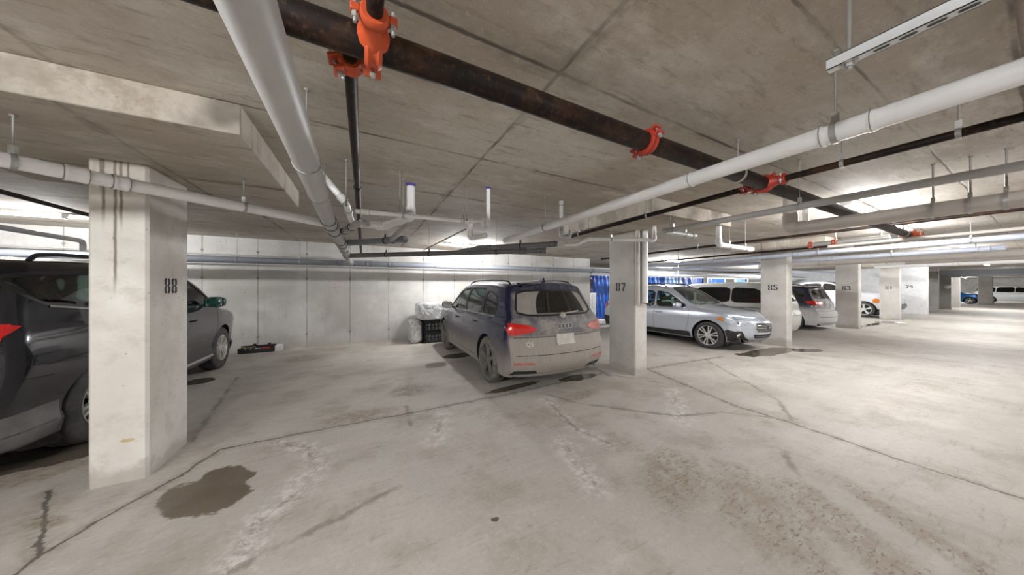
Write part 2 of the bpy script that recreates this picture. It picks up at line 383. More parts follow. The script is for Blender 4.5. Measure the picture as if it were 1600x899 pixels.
b = MB(); b.box((5.45*H-.25, WY+.25, -.15), (5.45*H, 8.2*H, CZ)); struct(b.build('wall_recess', M['wall'], smooth=False))
b = MB(); b.box((X0-.2, Y0, -.15), (X0, WY+.2, CZ)); struct(b.build('wall_left', M['wall'], smooth=False))
b = MB(); b.box((X0, Y0-.2, -.15), (X1, Y0, CZ)); struct(b.build('wall_front', M['wall'], smooth=False))
b = MB(); b.box((X1, Y0, -.15), (X1+.2, Y1, CZ)); struct(b.build('wall_right', M['wall'], smooth=False))
b = MB(); b.box((20*H, 7.2*H, -.15), (X1, 7.2*H+.2, CZ)); struct(b.build('wall_far_bays', M['wall'], smooth=False))
# wall carrying the number 79
w79 = MB(); w79.box((18.44*H, 2.21*H, -.15), (18.64*H, 8.2*H, CZ)); w79 = struct(w79.build('wall_bay', M['white_wall'], smooth=False))
# drop panels around the pillars
def drop_panel(n, cx, cy=2.22):
    b = MB(); b.box(((cx-.645)*H, (cy-.62)*H, SZ), ((cx+.645)*H, (cy+.62)*H, CZ+.02))
    struct(b.build('trim_%d' % n, M['ceiling'], smooth=False, bevel=.008))
# digits -------------------------------------------------------------
S = .2
GL = {
 '8': [(0,.56,S,.92),(0,.08,S,.44),(.6-S,.56,.6,.92),(.6-S,.08,.6,.44),(.06,1-S*.7,.25,1),(.35,1-S*.7,.54,1),(.06,0,.25,S*.7),(.35,0,.54,S*.7),(.1,.44,.26,.56),(.34,.44,.5,.56)],
 '7': [(0,.82,.6,1)], '5': [(0,.5,S,1),(.24,.84,.6,1),(.24,.47,.56,.62),(.6-S,.06,.6,.45),(0,0,.4,.15),(0,.15,.12,.24)],
 '3': [(0,.84,.52,1),(.6-S,.56,.6,.88),(.2,.44,.5,.58),(.6-S,.06,.6,.42),(0,0,.4,.15),(0,.15,.12,.26),(0,.74,.12,.84)],
 '1': [(.2,0,.42,1)], '9': [(0,.5,S,.94),(.6-S,.54,.6,.94),(.06,.86,.54,1),(.24,.42,.5,.54),(.6-S,.06,.6,.42),(.0,0,.36,.14)]}
def digits(txt, o, ux, size, parent, nrm):
    b = MB(); o = Vector(o); ux = Vector(ux); uz = Vector((0,0,1)); nrm = Vector(nrm)
    for k, ch in enumerate(txt):
        polys = [[(x0,y0),(x1,y0),(x1,y1),(x0,y1)] for (x0,y0,x1,y1) in GL[ch]]
        if ch == '7': polys.append([(.12,0),(.34,0),(.6,.8),(.38,.8)])
        for pl in polys:
            q = [o+ux*((x+k*.78)*size)+uz*(y*size) for x, y in pl]
            vs = [v+nrm*.0015 for v in q]+[v-nrm*.001 for v in q]; n = 4
            b.add(vs, [tuple(range(n))]+[(i, (i+1)%n, n+(i+1)%n, n+i) for i in range(n)])
    o = b.build('stencil_number', M['stencil'], parent, smooth=False); o['label'] = 'black stencilled number %s' % txt
    return o
def pillar(x0, y0, label, num=None, side=-1, w=.205, d=.385, mat='pillar', group='concrete parking pillars', top=None, size=.155, nz=1.47, dip=0):
    o = MB(); z1 = (SZ if top is None else top)+.02; x0 *= H; y0 *= H; w *= H; d *= H; ch = .018
    pts = [(x0+ch,y0),(x0+w-ch,y0),(x0+w,y0+ch),(x0+w,y0+d-ch),(x0+w-ch,y0+d),(x0+ch,y0+d),(x0,y0+d-ch),(x0,y0+ch)]
    vs = []; N = 8; zs = [-.14, .05, .4, .9, 1.4, 1.9, z1]
    for z in zs: vs += [(px, py, z) for px, py in pts]
    fs = [tuple(range(N))]+[tuple(range(N*(len(zs)-1), N*len(zs)))]
    for k in range(len(zs)-1):
        for i in range(N): fs.append((k*N+i, k*N+(i+1)%N, (k+1)*N+(i+1)%N, (k+1)*N+i))
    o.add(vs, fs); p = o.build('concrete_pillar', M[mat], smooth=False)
    tag(p, label, 'pillar', group)
    if num:
        if side < 0: digits(num, (x0, y0+d*.70, nz-size/2), (0,-1,0), size, p, (-1,0,0))
        else: digits(num, (x0+w, y0+d*.36, nz-size/2), (0,1,0), size, p, (1,0,0))
    return p
PX = 3.93
P88 = pillar(-1.207, 2.215, 'large pale concrete pillar stencilled 88, nearest to the camera at left', '88', 1, mat='pillar_stained', size=.135, nz=1.565)
P87 = pillar(2.725, 2.211, 'concrete pillar stencilled 87 with pipes down its side, right of the dirty blue SUV', '87', -1, nz=1.56)
P85 = pillar(6.655, 2.211, 'concrete pillar stencilled 85 in front of the silver wagon nose', '85', -1, nz=1.555)
P83 = pillar(10.585, 2.211, 'concrete pillar stencilled 83 beside the black crossover tail', '83', -1, nz=1.53)
P81 = pillar(14.45, 2.211, 'concrete pillar stencilled 81, right of the white pickup', '81', -1, nz=1.54)
digits('79', (18.44*H, 2.68*H, 1.50), (0,-1,0), .17, w79, (-1,0,0))
for k, cx in enumerate((-1.105-PX, -1.105, 2.827, 6.757, 10.687, 14.55)): drop_panel(k+1, cx)
G = 'brown far pillars'
pillar(20.5, 2.21, 'brownish far pillar directly right of the wall numbered 79', mat='pillar_far', w=.22, d=.42, top=CZ)
pillar(23.57, 2.21, 'far pillar with a round white lamp, second right of wall 79', mat='pillar_far', w=.22, d=.42, top=CZ)
pillar(26.05, 2.21, 'far pillar at the left edge of the blue car', mat='pillar_far', w=.22, d=.42, top=CZ)
pillar(31.7, 1.69, 'far pale pillar between the blue car and the white SUV', mat='pillar', w=.24, d=.44, top=CZ)
# round lamp on far pillar
lp = MB(); lp.lathe((23.57*H, 2.30*H, 1.60), (-1,0,0), [(0,.001),(0,.13),(.05,.14),(.10,.10),(.13,.05),(.14,.001)], 20)
tag(lp.build('wall_lamp', M['fixture']), 'small round white lamp on the far brown pillar', 'lamp')
# ribbed dark bulkhead across the far lane
bb = empty('ribbed_bulkhead', (19.6*H, 0, 2.15)); tag(bb, 'long dark grey ribbed bulkhead hanging across the far lane', 'bulkhead')
b = MB(); b.box((0, -4*H, .0), (.3, 1.9*H, .12)); b.build('lower_panel', simple('blue_grey_panel', (.012,.014,.02), .5), bb, smooth=False)
b = MB(); b.box((.02, -4*H, .12), (.28, 2.1*H, .42)); b.build('upper_panel', simple('dull_grey_panel', (.03,.03,.03), .6), bb, smooth=False)
for k in range(9):
    b = MB(); y = (1.75-k*.42)*H; b.box((-.03, y, -.01), (.0, y+.07, .13)); b.build('rib', M['dark'], bb, smooth=False)
# ------------------------------------------------------------------ lights
def fixture(x, y, label, L=1.25, power=55, along='x', z=None, w=.12):
    z = CZ-.045 if z is None else z
    o = empty('fluorescent_light', (x*H, y*H, z), 0 if along == 'x' else PI/2)
    tag(o, label, 'ceiling light', 'fluorescent strip lights')
    b = MB(); b.box((-L/2, -.06, 0), (L/2, .06, .05)); b.build('housing', M['fixture'], o, smooth=False, bevel=.004)
    for s in (-1, 1):
        b = MB(); b.cyl((-L/2+.03, s*.035, -.022), (L/2-.03, s*.035, -.022), .014, 12); b.build('tube', M['tube'], o)
        b = MB(); b.box((s*(L/2-.015)-.012, -.05, -.045), (s*(L/2-.015)+.012, .05, .002)); b.build('end_cap', M['fixture'], o, smooth=False)
    for k in (-.36, .36):
        ld = bpy.data.lights.new('tube_glow', 'POINT'); ld.energy = power/2; ld.shadow_soft_size = .05; ld.color = (.99,.995,1.0)
        lo = bpy.data.objects.new('tube_glow', ld); C.objects.link(lo); lo.parent = o; lo.location = (k*L,0,-.075)
    return o
for (x, y, pw, lab) in [
    (-3.15, 4.78, 70, 'fluorescent strip light on the ceiling above the dark SUV at far left'),
    (1.75, 4.84, 95, 'glaring fluorescent strip light behind the hanging drain pipes, above the blue SUV'),
    (7.6, 4.96, 150, 'fluorescent strip light seen just right of pillar 87, above the silver wagon'),
    (13.2, 4.96, 300, 'fluorescent strip light glowing between pillars 85 and 83'),
    (4.13, .855, 70, 'large glaring fluorescent fixture above the thick beige pipe at upper right'),
    (5.9, .90, 58, 'small bright fluorescent fixture just below the thick beige pipe at right'),
    (10.4, .92, 62, 'fluorescent fixture in the lane in front of pillar 83'),
    (14.0, .98, 75, 'fluorescent fixture in the lane in front of pillar 81'),
    (17.6, 1.04, 110, 'distant fluorescent fixture glowing beside the white pipe at right edge'),
    (25.0, 1.0, 220, 'distant fluorescent fixture beyond the ribbed bulkhead'),
    (33.0, 4.3, 320, 'distant fluorescent fixture above the blue car'),
    (40.0, 3.2, 320, 'distant fluorescent fixture above the white SUV'),
    (-1.3, -.38, 125, 'fluorescent fixture behind the camera at left'),
    (-3.6, -1.6, 170, 'fluorescent fixture in the far corner behind the camera'),
    (2.6, -2.0, 100, 'fluorescent fixture behind the camera at right'),
    (7.8, -1.7, 75, 'fluorescent fixture in the far lane side'),
    (13.5, -1.7, 110, 'fluorescent fixture further along the lane side')]:
    fixture(x, y, lab, power=pw)
# ------------------------------------------------------------------ pipes
def lerp3(a, b, t): return a+(b-a)*t
def pipe_run(label, pts, r, mat, cps=(), hang=(), name='drain_pipe', cat='pipe', group=None, bend=None, elbow=False, cap=None, rtop=None, ringmat='zinc', rodr=.005, capmat=None, elbows=True):
    """cps: (segment, t, half length[, extra radius]); hang: (segment, t)"""
    pts = [Vector(p) for p in pts]; o0 = pts[0].copy(); o = empty(name, o0); tag(o, label, cat, group)
    P = [p-o0 for p in pts]; m = M[mat] if isinstance(mat, str) else mat
    b = MB(); b.tube(P, r, 20, bend); b.build('pipe', m, o)
    for c in cps:
        s, t, hl = c[:3]; ex = c[3] if len(c) > 3 else .006
        p = lerp3(P[s], P[s+1], t); d = (P[s+1]-P[s]).normalized()
        b = MB(); b.lathe(p-d*hl, d, [(0, r*.9), (0, r+ex), (.012, r+ex+.003), (.02, r+ex), (2*hl-.02, r+ex), (2*hl-.012, r+ex+.003), (2*hl, r+ex), (2*hl, r*.9)], 24)
        for e in ((-hl-.003, hl-.001) if hl > .02 else (0,)): b.lathe(p+d*e, d, [(0, r+.0005), (0, r+.0035+(ex if hl <= .02 else .004)), (.004, r+.0035+(ex if hl <= .02 else .004)), (.004, r+.0005)], 24, mi=1, closed=True)
        b.build('coupling', [m, M['rubber'] if mat in ('pvc_light', 'pvc_grey', 'pvc_dark') else M['rod']], o)
    if elbow:
        for i in range(1, len(P)-1):
            d1 = (P[i-1]-P[i]).normalized(); d2 = (P[i+1]-P[i]).normalized(); l = r*2.4
            b = MB(); b.tube([P[i]+d1*l, P[i], P[i]+d2*l], r+.006, 20, r*1.7); b.build('elbow', m, o)
    for s, t in hang:
        p = lerp3(P[s], P[s+1], t); d = (P[s+1]-P[s]).normalized()
        top = (CZ if rtop is None else rtop)-o0.z
        b = MB(); b.lathe(p-d*.011, d, [(0, r+.001), (0, r+.006), (.022, r+.006), (.022, r+.001)], 24, closed=True)
        b.box(p+Vector((-.012,-.012,r)), p+Vector((.012,.012,r+.05))); b.build('hanger_clamp', M[ringmat], o)
        b = MB(); b.cyl(p+Vector((0,0,r+.02)), Vector((p.x, p.y, top)), rodr, 8); b.cyl(Vector((p.x, p.y, top-.015)), Vector((p.x, p.y, top)), .014, 8); b.build('hanger_rod', M['rod'], o)
    if cap is not None:
        for e in cap:
            p = P[0] if e == 0 else P[-1]; q = P[1] if e == 0 else P[-2]; d = (q-p).normalized()
            b = MB(); b.lathe(p-d*.01, d, [(0, .0005), (0, r+.007), (.07, r+.009), (.075, r)], 24); b.build('end_cap', M[capmat] if capmat else m, o)
    return o
GD = None
# large grey pipe running away overhead
pipe_run('thickest grey overhead drain pipe running from top centre towards the back wall',
    [V(-.155, -.6, .495), V(-.177, .64, .49), V(-.223, 2.51, .482), V(-.195, 3.6, .455), V(-.185, 5.35, .408)], .070, 'pvc_light',
    cps=[(1, .60, .010, .004), (1, .96, .05, .010), (2, .10, .05, .012), (2, .30, .04, .008), (2, .78, .07, .010), (2, .95, .05, .012), (3, .16, .06, .010), (3, .45, .05, .012), (3, .92, .06, .010)], hang=[(1, .38)])
# white pipe left, joining the big grey one
pipe_run('white drain pipe crossing in front of pillar 88 from the left edge',
    [V(-2.2, .93, .455), V(-1.172, 1.784, .468), V(-.26, 2.52, .478)], .043, 'pvc_white', cps=[(1, .13, .045), (1, .225, .035)], hang=[(1, .02), (1, .60)], rtop=SZ)
# main sprinkler pipe
Y_M, Z_M = .772, .59
pipe_run('thick dark sprinkler main crossing the ceiling diagonally from top left',
    [V(-5, Y_M, Z_M), V(5.62, Y_M, Z_M)], .056, 'steel_dark', name='sprinkler_main', hang=[(0, (1.736+5)/10.62), (0, (-1.4+5)/10.62), (0, (5.2+5)/10.62)], cap=[1], rodr=.005)
pipe_run('dark sprinkler main at the top right corner of the view', [V(1.05, .008, Z_M), V(5.9, .008, Z_M)], .052, 'steel_brown', name='sprinkler_main', hang=[(0, .25)])
pipe_run('dark branch pipe dropping towards the back wall behind the orange tee', [V(-.03, Y_M+.06, Z_M), V(-.03, 5.6, .56)], .026, 'steel_dark', name='sprinkler_branch', cps=[(0, .22, .012, .004)], hang=[(0, .34)])
pipe_run('dark branch pipe coming from the camera side into the orange tee', [V(.022, -3.5, Z_M), V(.022, Y_M-.055, Z_M)], .026, 'steel_dark', name='sprinkler_branch')
pipe_run('long dark branch pipe running from upper right to pillar 87', [V(2.02, -3.5, Z_M), V(2.02, Y_M, Z_M), V(1.99, 2.42, .553)], .026, 'steel_dark', name='sprinkler_branch', hang=[(0, .86), (0, .93), (1, .45), (1, .93)])
def coupling(loc, axis, r, mat, label, tee=None, bolts=True, name='pipe_coupling'):
    o = empty(name, loc); tag(o, label, 'coupling', None); ax = Vector(axis).normalized()
    side = ax.cross(Vector((0,0,1))).normalized() if abs(ax.z) < .9 else Vector((1,0,0)); up = side.cross(ax).normalized()
    b = MB(); w = .03
    b.lathe(-ax*w, ax, [(0, r), (0, r+.012), (.012, r+.020), (.024, r+.013), (.036, r+.013), (.048, r+.020), (.06, r+.012), (.06, r)], 28, closed=True); b.build('clamp_body', M[mat], o)
    d = (side+up*.5).normalized()
    for s in (-1, 1):
        c = d*s*(r+.028)
        b = MB(); q = d.cross(ax).normalized()
        for e in (-1, 1):
            pts = [c+q*e*.016+ax*k*.03+d*j*.020 for k, j in ((-1,-1),(1,-1),(1,1),(-1,1))]; n = 4
            vs = pts+[p+q*e*.014 for p in pts]; b.add(vs, [(0,1,2,3),(7,6,5,4)]+[(i, (i+1)%4, 4+(i+1)%4, 4+i) for i in range(4)])
        b.build('bolt_lug', M[mat], o, bevel=.003)
        b = MB(); b.cyl(c-q*.055, c+q*.055, .006, 8); b.cyl(c-q*.045, c-q*.03, .012, 6); b.cyl(c+q*.03, c+q*.045, .012, 6); b.build('bolt', M['zinc'], o, smooth=False)
    if tee:
        tv = Vector(tee).normalized(); b = MB()
        b.lathe(tv*(r*.75), tv, [(0, .058), (.02, .052), (.05, .040), (.085, .036), (.085, .026)], 28); b.build('outlet_neck', M[mat], o)
        c = tv*(r*.75+.09); b = MB(); b.lathe(c-tv*.02, tv, [(0,.026),(0,.040),(.01,.047),(.03,.047),(.04,.040),(.04,.026)], 24, closed=True); b.build('outlet_clamp', M[mat], o)
        sd = tv.cross(Vector((0,0,1))).normalized()
        for s in (-1, 1):
            e = c+sd*s*.058; b = MB(); b.box(e-Vector((.014,.014,.013)), e+Vector((.014,.014,.013))); b.build('bolt_lug', M[mat], o, bevel=.004)
            b = MB(); b.cyl(e-Vector((0,0,.045)), e+Vector((0,0,.035)), .006, 8); b.cyl(e-Vector((0,0,.03)), e-Vector((0,0,.013)), .011, 6); b.build('bolt', M['zinc'], o, smooth=False)
    return o
mainp = lambda x: V(x, Y_M, Z_M)
coupling(mainp(.022), (1,0,0), .056, 'orange', 'large orange bolted tee on the dark main at top centre', tee=(0,-1,0))
coupling(mainp(-.03)+Vector((0,.135,0)), (0,1,0), .026, 'orange', 'smaller orange clamp just behind the large orange tee')
coupling(mainp(1.02), (1,0,0), .056, 'red', 'red ring coupling on the dark main near the picture centre')
coupling(mainp(2.02), (1,0,0), .056, 'red', 'red tee on the dark main where the long dark branch crosses', tee=(0,-1,0))
coupling(mainp(2.02)+Vector((0,.13,0)), (0,1,0), .026, 'red', 'small red clamp on the far side of the red tee')
coupling(mainp(5.43), (1,0,0), .056, 'orange', 'orange coupling far along the dark main, beneath the bright fixture', tee=(0,-1,0))
# long white pipe right
pipe_run('long white drain pipe from the right edge to the picture centre',
    [V(1.36, -1.6, .50), V(1.36, .75, .505), V(1.36, 2.76, .508)], .048, 'pvc_white',
    cps=[(0, .835, .012, .005), (0, .79, .012, .003), (1, .02, .01, .003)], hang=[(0, (.334+1.6)/2.35), (1, .62), (0, .55)], rodr=.004)
# second medium white pipe
pipe_run('slimmer pale pipe from the right edge that folds back above pillar 87',
    [V(2.353, -1.6, .485), V(2.353, 1.62, .497), V(2.80, 1.60, .49)], .032, 'pvc_light', elbow=True, hang=[(0, .722), (0, .97), (1, .7)], cap=[1], rodr=.004)
pipe_run('thick beige pipe from the right edge ending in an upward bend', [V(3.16, -2.5, .455), V(3.16, 1.03, .49), V(3.16, 1.03, .772)], .072, 'duct_beige', elbow=True,
    hang=[(0, .745), (0, .775), (0, .81), (0, .35)], rodr=.008, bend=.12)
pipe_run('short white riser beside the bend of the thick beige pipe', [V(3.3, .98, .50), V(3.3, .98, .772)], .032, 'pvc_white', name='riser_pipe')
pipe_run('bright bluish white pipe passing in front of the top of pillar 85', [V(6.42, -1.6, .60), V(6.42, -.05, .562), V(6.42, 1.7, .555), V(6.42, 4.85, .545)], .055, 'pvc_blue',
    cps=[(1, .55, .12), (2, .1, .05), (2, .28, .07), (2, .45, .05)], hang=[(2, .02), (1, .3), (2, .5)])
pipe_run('grey pipe directly under the bright bluish pipe near pillar 85', [V(7.1, .3, .50), V(7.1, 4.6, .49)], .05, 'pvc_blue', cps=[(0, .03, .06), (0, .35, .05)], hang=[(0, .2)], cap=[0])
pipe_run('broad beige pipe passing over the top of pillar 83', [V(8.4, -3.5, .49), V(8.4, 3.3, .52)], .10, 'duct_beige', hang=[(0, .6), (0, .85)], rodr=.008)
pipe_run('second beige pipe behind the broad one at right edge', [V(10.0, -3.5, .52), V(10.0, 1.45, .535)], .085, 'duct_beige', hang=[(0, .7)], cap=[1])
pipe_run('white pipe passing over the top of pillar 81', [V(12.6, -3.8, .575), V(12.6, 2.35, .575)], .07, 'pvc_white', cps=[(0, .8, .05)], hang=[(0, .6)])
pipe_run('galvanised sprinkler header with an orange end at right', [V(5.43, 1.56, .585), V(5.43, .90, .59)], .045, 'zinc', name='sprinkler_header', hang=[(0, .35), (0, .9)])
coupling(V(5.43, 1.56, .585), (0,1,0), .045, 'orange', 'orange end cap coupling of the galvanised header at right')
coupling(V(5.43, 1.34, .586), (0,1,0), .045, 'orange', 'second orange clamp along the galvanised header at right')
pipe_run('thin beige pipe beneath the galvanised header running to the right edge', [V(5.25, 1.35, .52), V(5.25, .7, .53), V(5.25, -2.5, .535)], .026, 'duct_beige', name='sprinkler_branch')
pipe_run('thin dark pipe running between pillars 87 and 85 near the ceiling', [V(4.9, -.5, .66), V(4.9, 4.9, .66)], .028, 'steel_dark', name='sprinkler_branch', hang=[(0, .6), (0, .8)])
pipe_run('second thin dark pipe further back between pillars 87 and 85', [V(6.0, -.5, .60), V(6.0, 5.6, .60)], .024, 'steel_dark', name='sprinkler_branch', hang=[(0, .7)])
# short stub with elbow right of 87
pipe_run('short white drain stub with elbow hanging right of pillar 87', [V(3.33, 1.655, .645), V(3.33, 1.655, .455), V(4.02, 1.655, .445)], .038, 'pvc_white', elbow=True, cap=[1], hang=[(1, .3), (1, .8)], rodr=.004)
pipe_run('short white stub pipe above pillar 87', [V(1.90, 2.42, .455), V(1.99, 2.34, .455), V(2.07, 2.26, .505), V(2.70, 1.95, .495), V(2.70, 1.95, .645)], .028, 'pvc_white', hang=[(2, .35)], rodr=.004, rtop=SZ, elbow=True)
# big drain in front of storage cages and the wall lines
pipe_run('grey drain line running along the back wall', [V(-5.9, 5.45, .375), V(-.25, 5.45, .400), V(6.5, 5.45, .43), V(18, 5.45, .45)], .070, 'pvc_grey',
    cps=[(0, .985, .05), (1, .05, .06), (1, .10, .05), (1, .35, .04), (1, .6, .05), (1, .8, .04)], hang=[(0, .76), (0, .89), (1, .22), (1, .40), (1, .55)], rodr=.005)
pipe_run('thin white conduit below the grey drain along the back wall', [V(-5.9, 5.62, .325), V(12, 5.62, .36)], .022, 'pvc_white', name='conduit')
pipe_run('thin grey conduit above the grey drain along the back wall', [V(-5.9, 5.74, .50), V(5.3, 5.74, .475), V(12, 5.74, .47)], .018, 'pvc_light', name='conduit')
pipe_run('white pipe behind the silver wagon along the storage cages', [V(6.0, 5.15, .33), V(16.5, 4.85, .37)], .055, 'pvc_white', hang=[(0, .2), (0, .5)])
pipe_run('grey pipe above the silver wagon roof', [V(6.0, 4.95, .50), V(16.5, 4.0, .58)], .06, 'pvc_blue', cps=[(0, .3, .05), (0, .5, .05)], hang=[(0, .25), (0, .6)])
# diagonal dark grey laterals
d1a = V(-.19, 3.50, .468); d1b = V(.36, 2.93, .468)
pipe_run('short capped grey lateral pipe left of the picture centre', [d1a, d1b], .048, 'pvc_grey', cps=[(0, .78, .06)], hang=[(0, .70)], cap=[1], ringmat='rubber', rodr=.004)
pipe_run('long dark grey lateral pipe with capped end above the blue SUV', [V(-.18, 4.35, .42), V(1.83, 2.68, .42)], .046, 'pvc_dark', cps=[(0, .90, .05), (0, .97, .03)], hang=[(0, .22), (0, .45), (0, .78)], cap=[1], ringmat='rubber', rodr=.004)
pipe_run('second dark grey lateral rising from the long one', [V(1.0, 3.37, .42), V(1.18, 3.12, .46), V(1.85, 2.47, .468)], .044, 'pvc_dark', cps=[(1, .15, .04), (1, .93, .05)], hang=[(1, .55)], ringmat='rubber', rodr=.004)
pipe_run('white connecting pipe climbing from the grey lateral to the picture centre', [at(612,374,.465), at(632,356,.475), at(640,350,.48)], .035, 'pvc_light', bend=.03)
# riser with purple primer at ceiling
r1 = at(642, 288, .772)
pipe_run('thick white riser with purple primer at the ceiling, left of centre', [r1, r1+Vector((0,0,-.38)), at(600, 354, .50), at(562, 349, .49)], .046, 'pvc_white', cps=[(0, .87, .02)], elbow=True, name='riser_pipe')
pr = MB(); pr.lathe(r1-Vector((0,0,.05)), (0,0,1), [(.02,.047),(.02,.050),(.045,.052),(.05,.058),(.05,.047)], 24); tag(pr.build('pipe_collar', M['purple']), 'purple primed collar at the top of the thick white riser', 'collar')
r2 = at(763, 293, .772)
tr = Vector((r2.x, r2.y, r2.z))
j = at(735, 346.5, .512)
pipe_run('slim white riser with U-shaped trap left of the long white pipe', [tr, tr+Vector((0,0,-.50)), tr+Vector((-.075,.01,-.50)), tr+Vector((-.075,.01,-.40)), Vector((j.x,j.y,j.z)), at(556,330,.515)],
    .024, 'pvc_white', bend=.05, name='riser_pipe', cps=[(0, .82, .015, .005), (4, .05, .05, .005), (4, .93, .04, .006)], hang=[(4, .07), (4, .62)], rodr=.004)
pr = MB(); pr.lathe(tr-Vector((0,0,.035)), (0,0,1), [(.012,.025),(.012,.027),(.03,.028),(.035,.034),(.035,.025)], 24); tag(pr.build('pipe_collar', M['purple']), 'purple primed collar at the top of the slim white riser', 'collar')
r3 = at(877, 315, .772)
pipe_run('white riser with U-shaped trap next to the long white pipe end', [r3, r3+Vector((0,0,-.50)), r3+Vector((.11,-.05,-.50)), r3+Vector((.11,-.05,-.40))], .026, 'pvc_light', bend=.05, name='riser_pipe', cps=[(0, .05, .03), (0, .8, .02)])
pipe_run('white pipe fitting climbing to the ceiling behind the thickest grey pipe', [at(500,270,.72), at(541,318,.545), at(549,345,.52), at(556,352,.49)], .032, 'pvc_white', cps=[(0, .86, .04), (1, .4, .03)], bend=.05)
pipe_run('grey fitting joining the thickest grey pipe to the white pipes', [V(-.21, 3.05, .475), at(556,351,.487), at(575,349,.49)], .040, 'pvc_light', cps=[(0, .4, .03), (0, .75, .03)], bend=.05)
pipe_run('white vertical drop above the glaring strip light', [at(735, 342, .60), at(735, 372, .44), at(760, 368, .45)], .035, 'pvc_white', elbow=True)
pipe_run('thin conduit slanting down from the ceiling near the centre', [at(728, 358, .62), at(664, 390, .55)], .012, 'rod', name='conduit')
# pipes down pillar 87
x87 = 2.93*H
pipe_run('pale pipe running down the near corner of pillar 87', [(2.733*H, 2.211*H-.045, 2.55), (2.733*H, 2.211*H-.045, 1.25)], .036, 'duct_beige', name='downpipe', cps=[(0,.45,.02,.004)])
pipe_run('white downpipe on the side of pillar 87', [(2.845*H, 2.211*H-.06, 2.55), (2.845*H, 2.211*H-.06, 1.28)], .050, 'pvc_white', name='downpipe')
cb = MB(); cb.tube([(x87-.16, 2.17*H, 1.27), (x87-.02, 2.15*H, 1.26), (x87+.05, 2.16*H, 1.30), (x87+.11, 2.18*H, 1.275), (x87+.05, 2.19*H, 1.235), (x87-.0, 2.17*H, 1.255), (x87-.02, 2.16*H, 1.21)], .008, 8, .03)
tag(cb.build('black_cable', M['dark']), 'loop of black cable sticking out from pillar 87', 'cable')
# white boxes on pillar 83
b = MB(); x83 = 10.79*H; b.box((x83, 2.3*H, 2.02), (x83+.28, 2.42*H, 2.36)); b.lathe((x83+.14, 2.36*H, 2.36), (0,0,1), [(0,.12),(.05,.11),(.08,.05),(.085,.001)], 16)
tag(b.build('junction_box', M['fixture'], bevel=.01), 'white box high on the right side of pillar 83', 'box')
b = MB(); b.box((x83, 2.3*H, 1.38), (x83+.22, 2.42*H, 1.62)); b.box((x83+.03, 2.295*H, 1.46), (x83+.09, 2.3*H, 1.55)); tag(b.build('junction_box', simple('cream_box', (.62,.58,.48), .5), bevel=.01), 'cream box halfway up the right side of pillar 83', 'box')
# strut channel upper right with slots
st = empty('strut_channel', V(1.05, .27, .548)); tag(st, 'galvanised slotted strut hanging at the top right', 'strut')
b = MB(); L = 2.2*H; s = .041
b.box((-s/2, -L, s-.003), (s/2, 0, s)); b.box((-s/2, -L, 0), (-s/2+.003, 0, s)); b.box((s/2-.003, -L, 0), (s/2, 0, s))
b.box((-s/2, -L, 0), (s/2, 0, .003)); b.build('channel', M['strut'], st, smooth=False)
for k in range(34):
    y = -.12-k*.055
    pts = [(math.cos(a)*.008, math.sin(a)*.008+(0 if math.sin(a) > 0 else -.022)+y, -.001) for a in [i*2*PI/16 for i in range(16)]]
    b = MB(); b.add(pts, [tuple(range(16))]); b.build('slot', M['dark'], st, smooth=False)
b = MB(); b.cyl((0, -.055, -.012), (0, -.055, CZ-(1.548*H)), .007, 10); b.build('hanger_rod', M['rod'], st)
b = MB(); b.cyl((0, -.055, -.004), (0, -.055, 0), .024, 16); b.cyl((0, -.055, -.016), (0, -.055, -.004), .014, 6); b.cyl((0, -.055, -.026), (0, -.055, -.016), .009, 8); b.build('nut', M['zinc'], st, smooth=False)
st = empty('strut_channel', V(5.2, .1, .50)); tag(st, 'small pale strut bracket between the beige and bluish pipes at right edge', 'strut')
b = MB(); b.box((-.02, -1.6, 0), (.02, 0, .04)); b.build('channel', M['strut'], st, smooth=False)
b = MB(); b.cyl((0, -.05, -.06), (0, -.05, CZ-1.5*H), .012, 8); b.build('hanger_rod', M['rod'], st)
# loose rods hanging from the slab
for px, py, py2, h, lab in ((541,250,322,.772,'bare steel rod hanging above the white pipe fitting'), (507,255,300,.772,'bare steel rod right behind the thickest grey pipe'),
                         (625,268,330,.772,'bare rod left of the thick white riser'), (729,291,345,.772,'bare rod above the slim white pipe'), (1048,316,352,.772,'bare rod right of pillar 87 near the ceiling')):
    p = at(px, py, h); q = at(px, py2, h); t = h*FOC/(449.5-py)
    z2 = (1+(449.5-py2)*t/FOC)*H
    b = MB(); b.cyl(p, (p.x, p.y, z2), .006, 8); b.cyl(p-Vector((0,0,.012)), p, .014, 6); b.cyl((p.x, p.y, z2), (p.x, p.y, z2+.012), .012, 6); tag(b.build('threaded_rod', M['rod']), lab, 'rod')
# black insulated line at far left, white line with elbow on the wall
pipe_run('thin black pipe above the dark SUV at far left', [V(-1.97, -2.5, .60), V(-2.02, 5.0, .60)], .024, 'steel_dark', name='sprinkler_branch')
pipe_run('white pipe with a rounded downturned end above the dark SUV', [V(-2.2, -2.5, .42), V(-2.245, 4.08, .42), V(-2.245, 4.08, .33)], .030, 'pvc_white', bend=.08, hang=[(0, .82)])
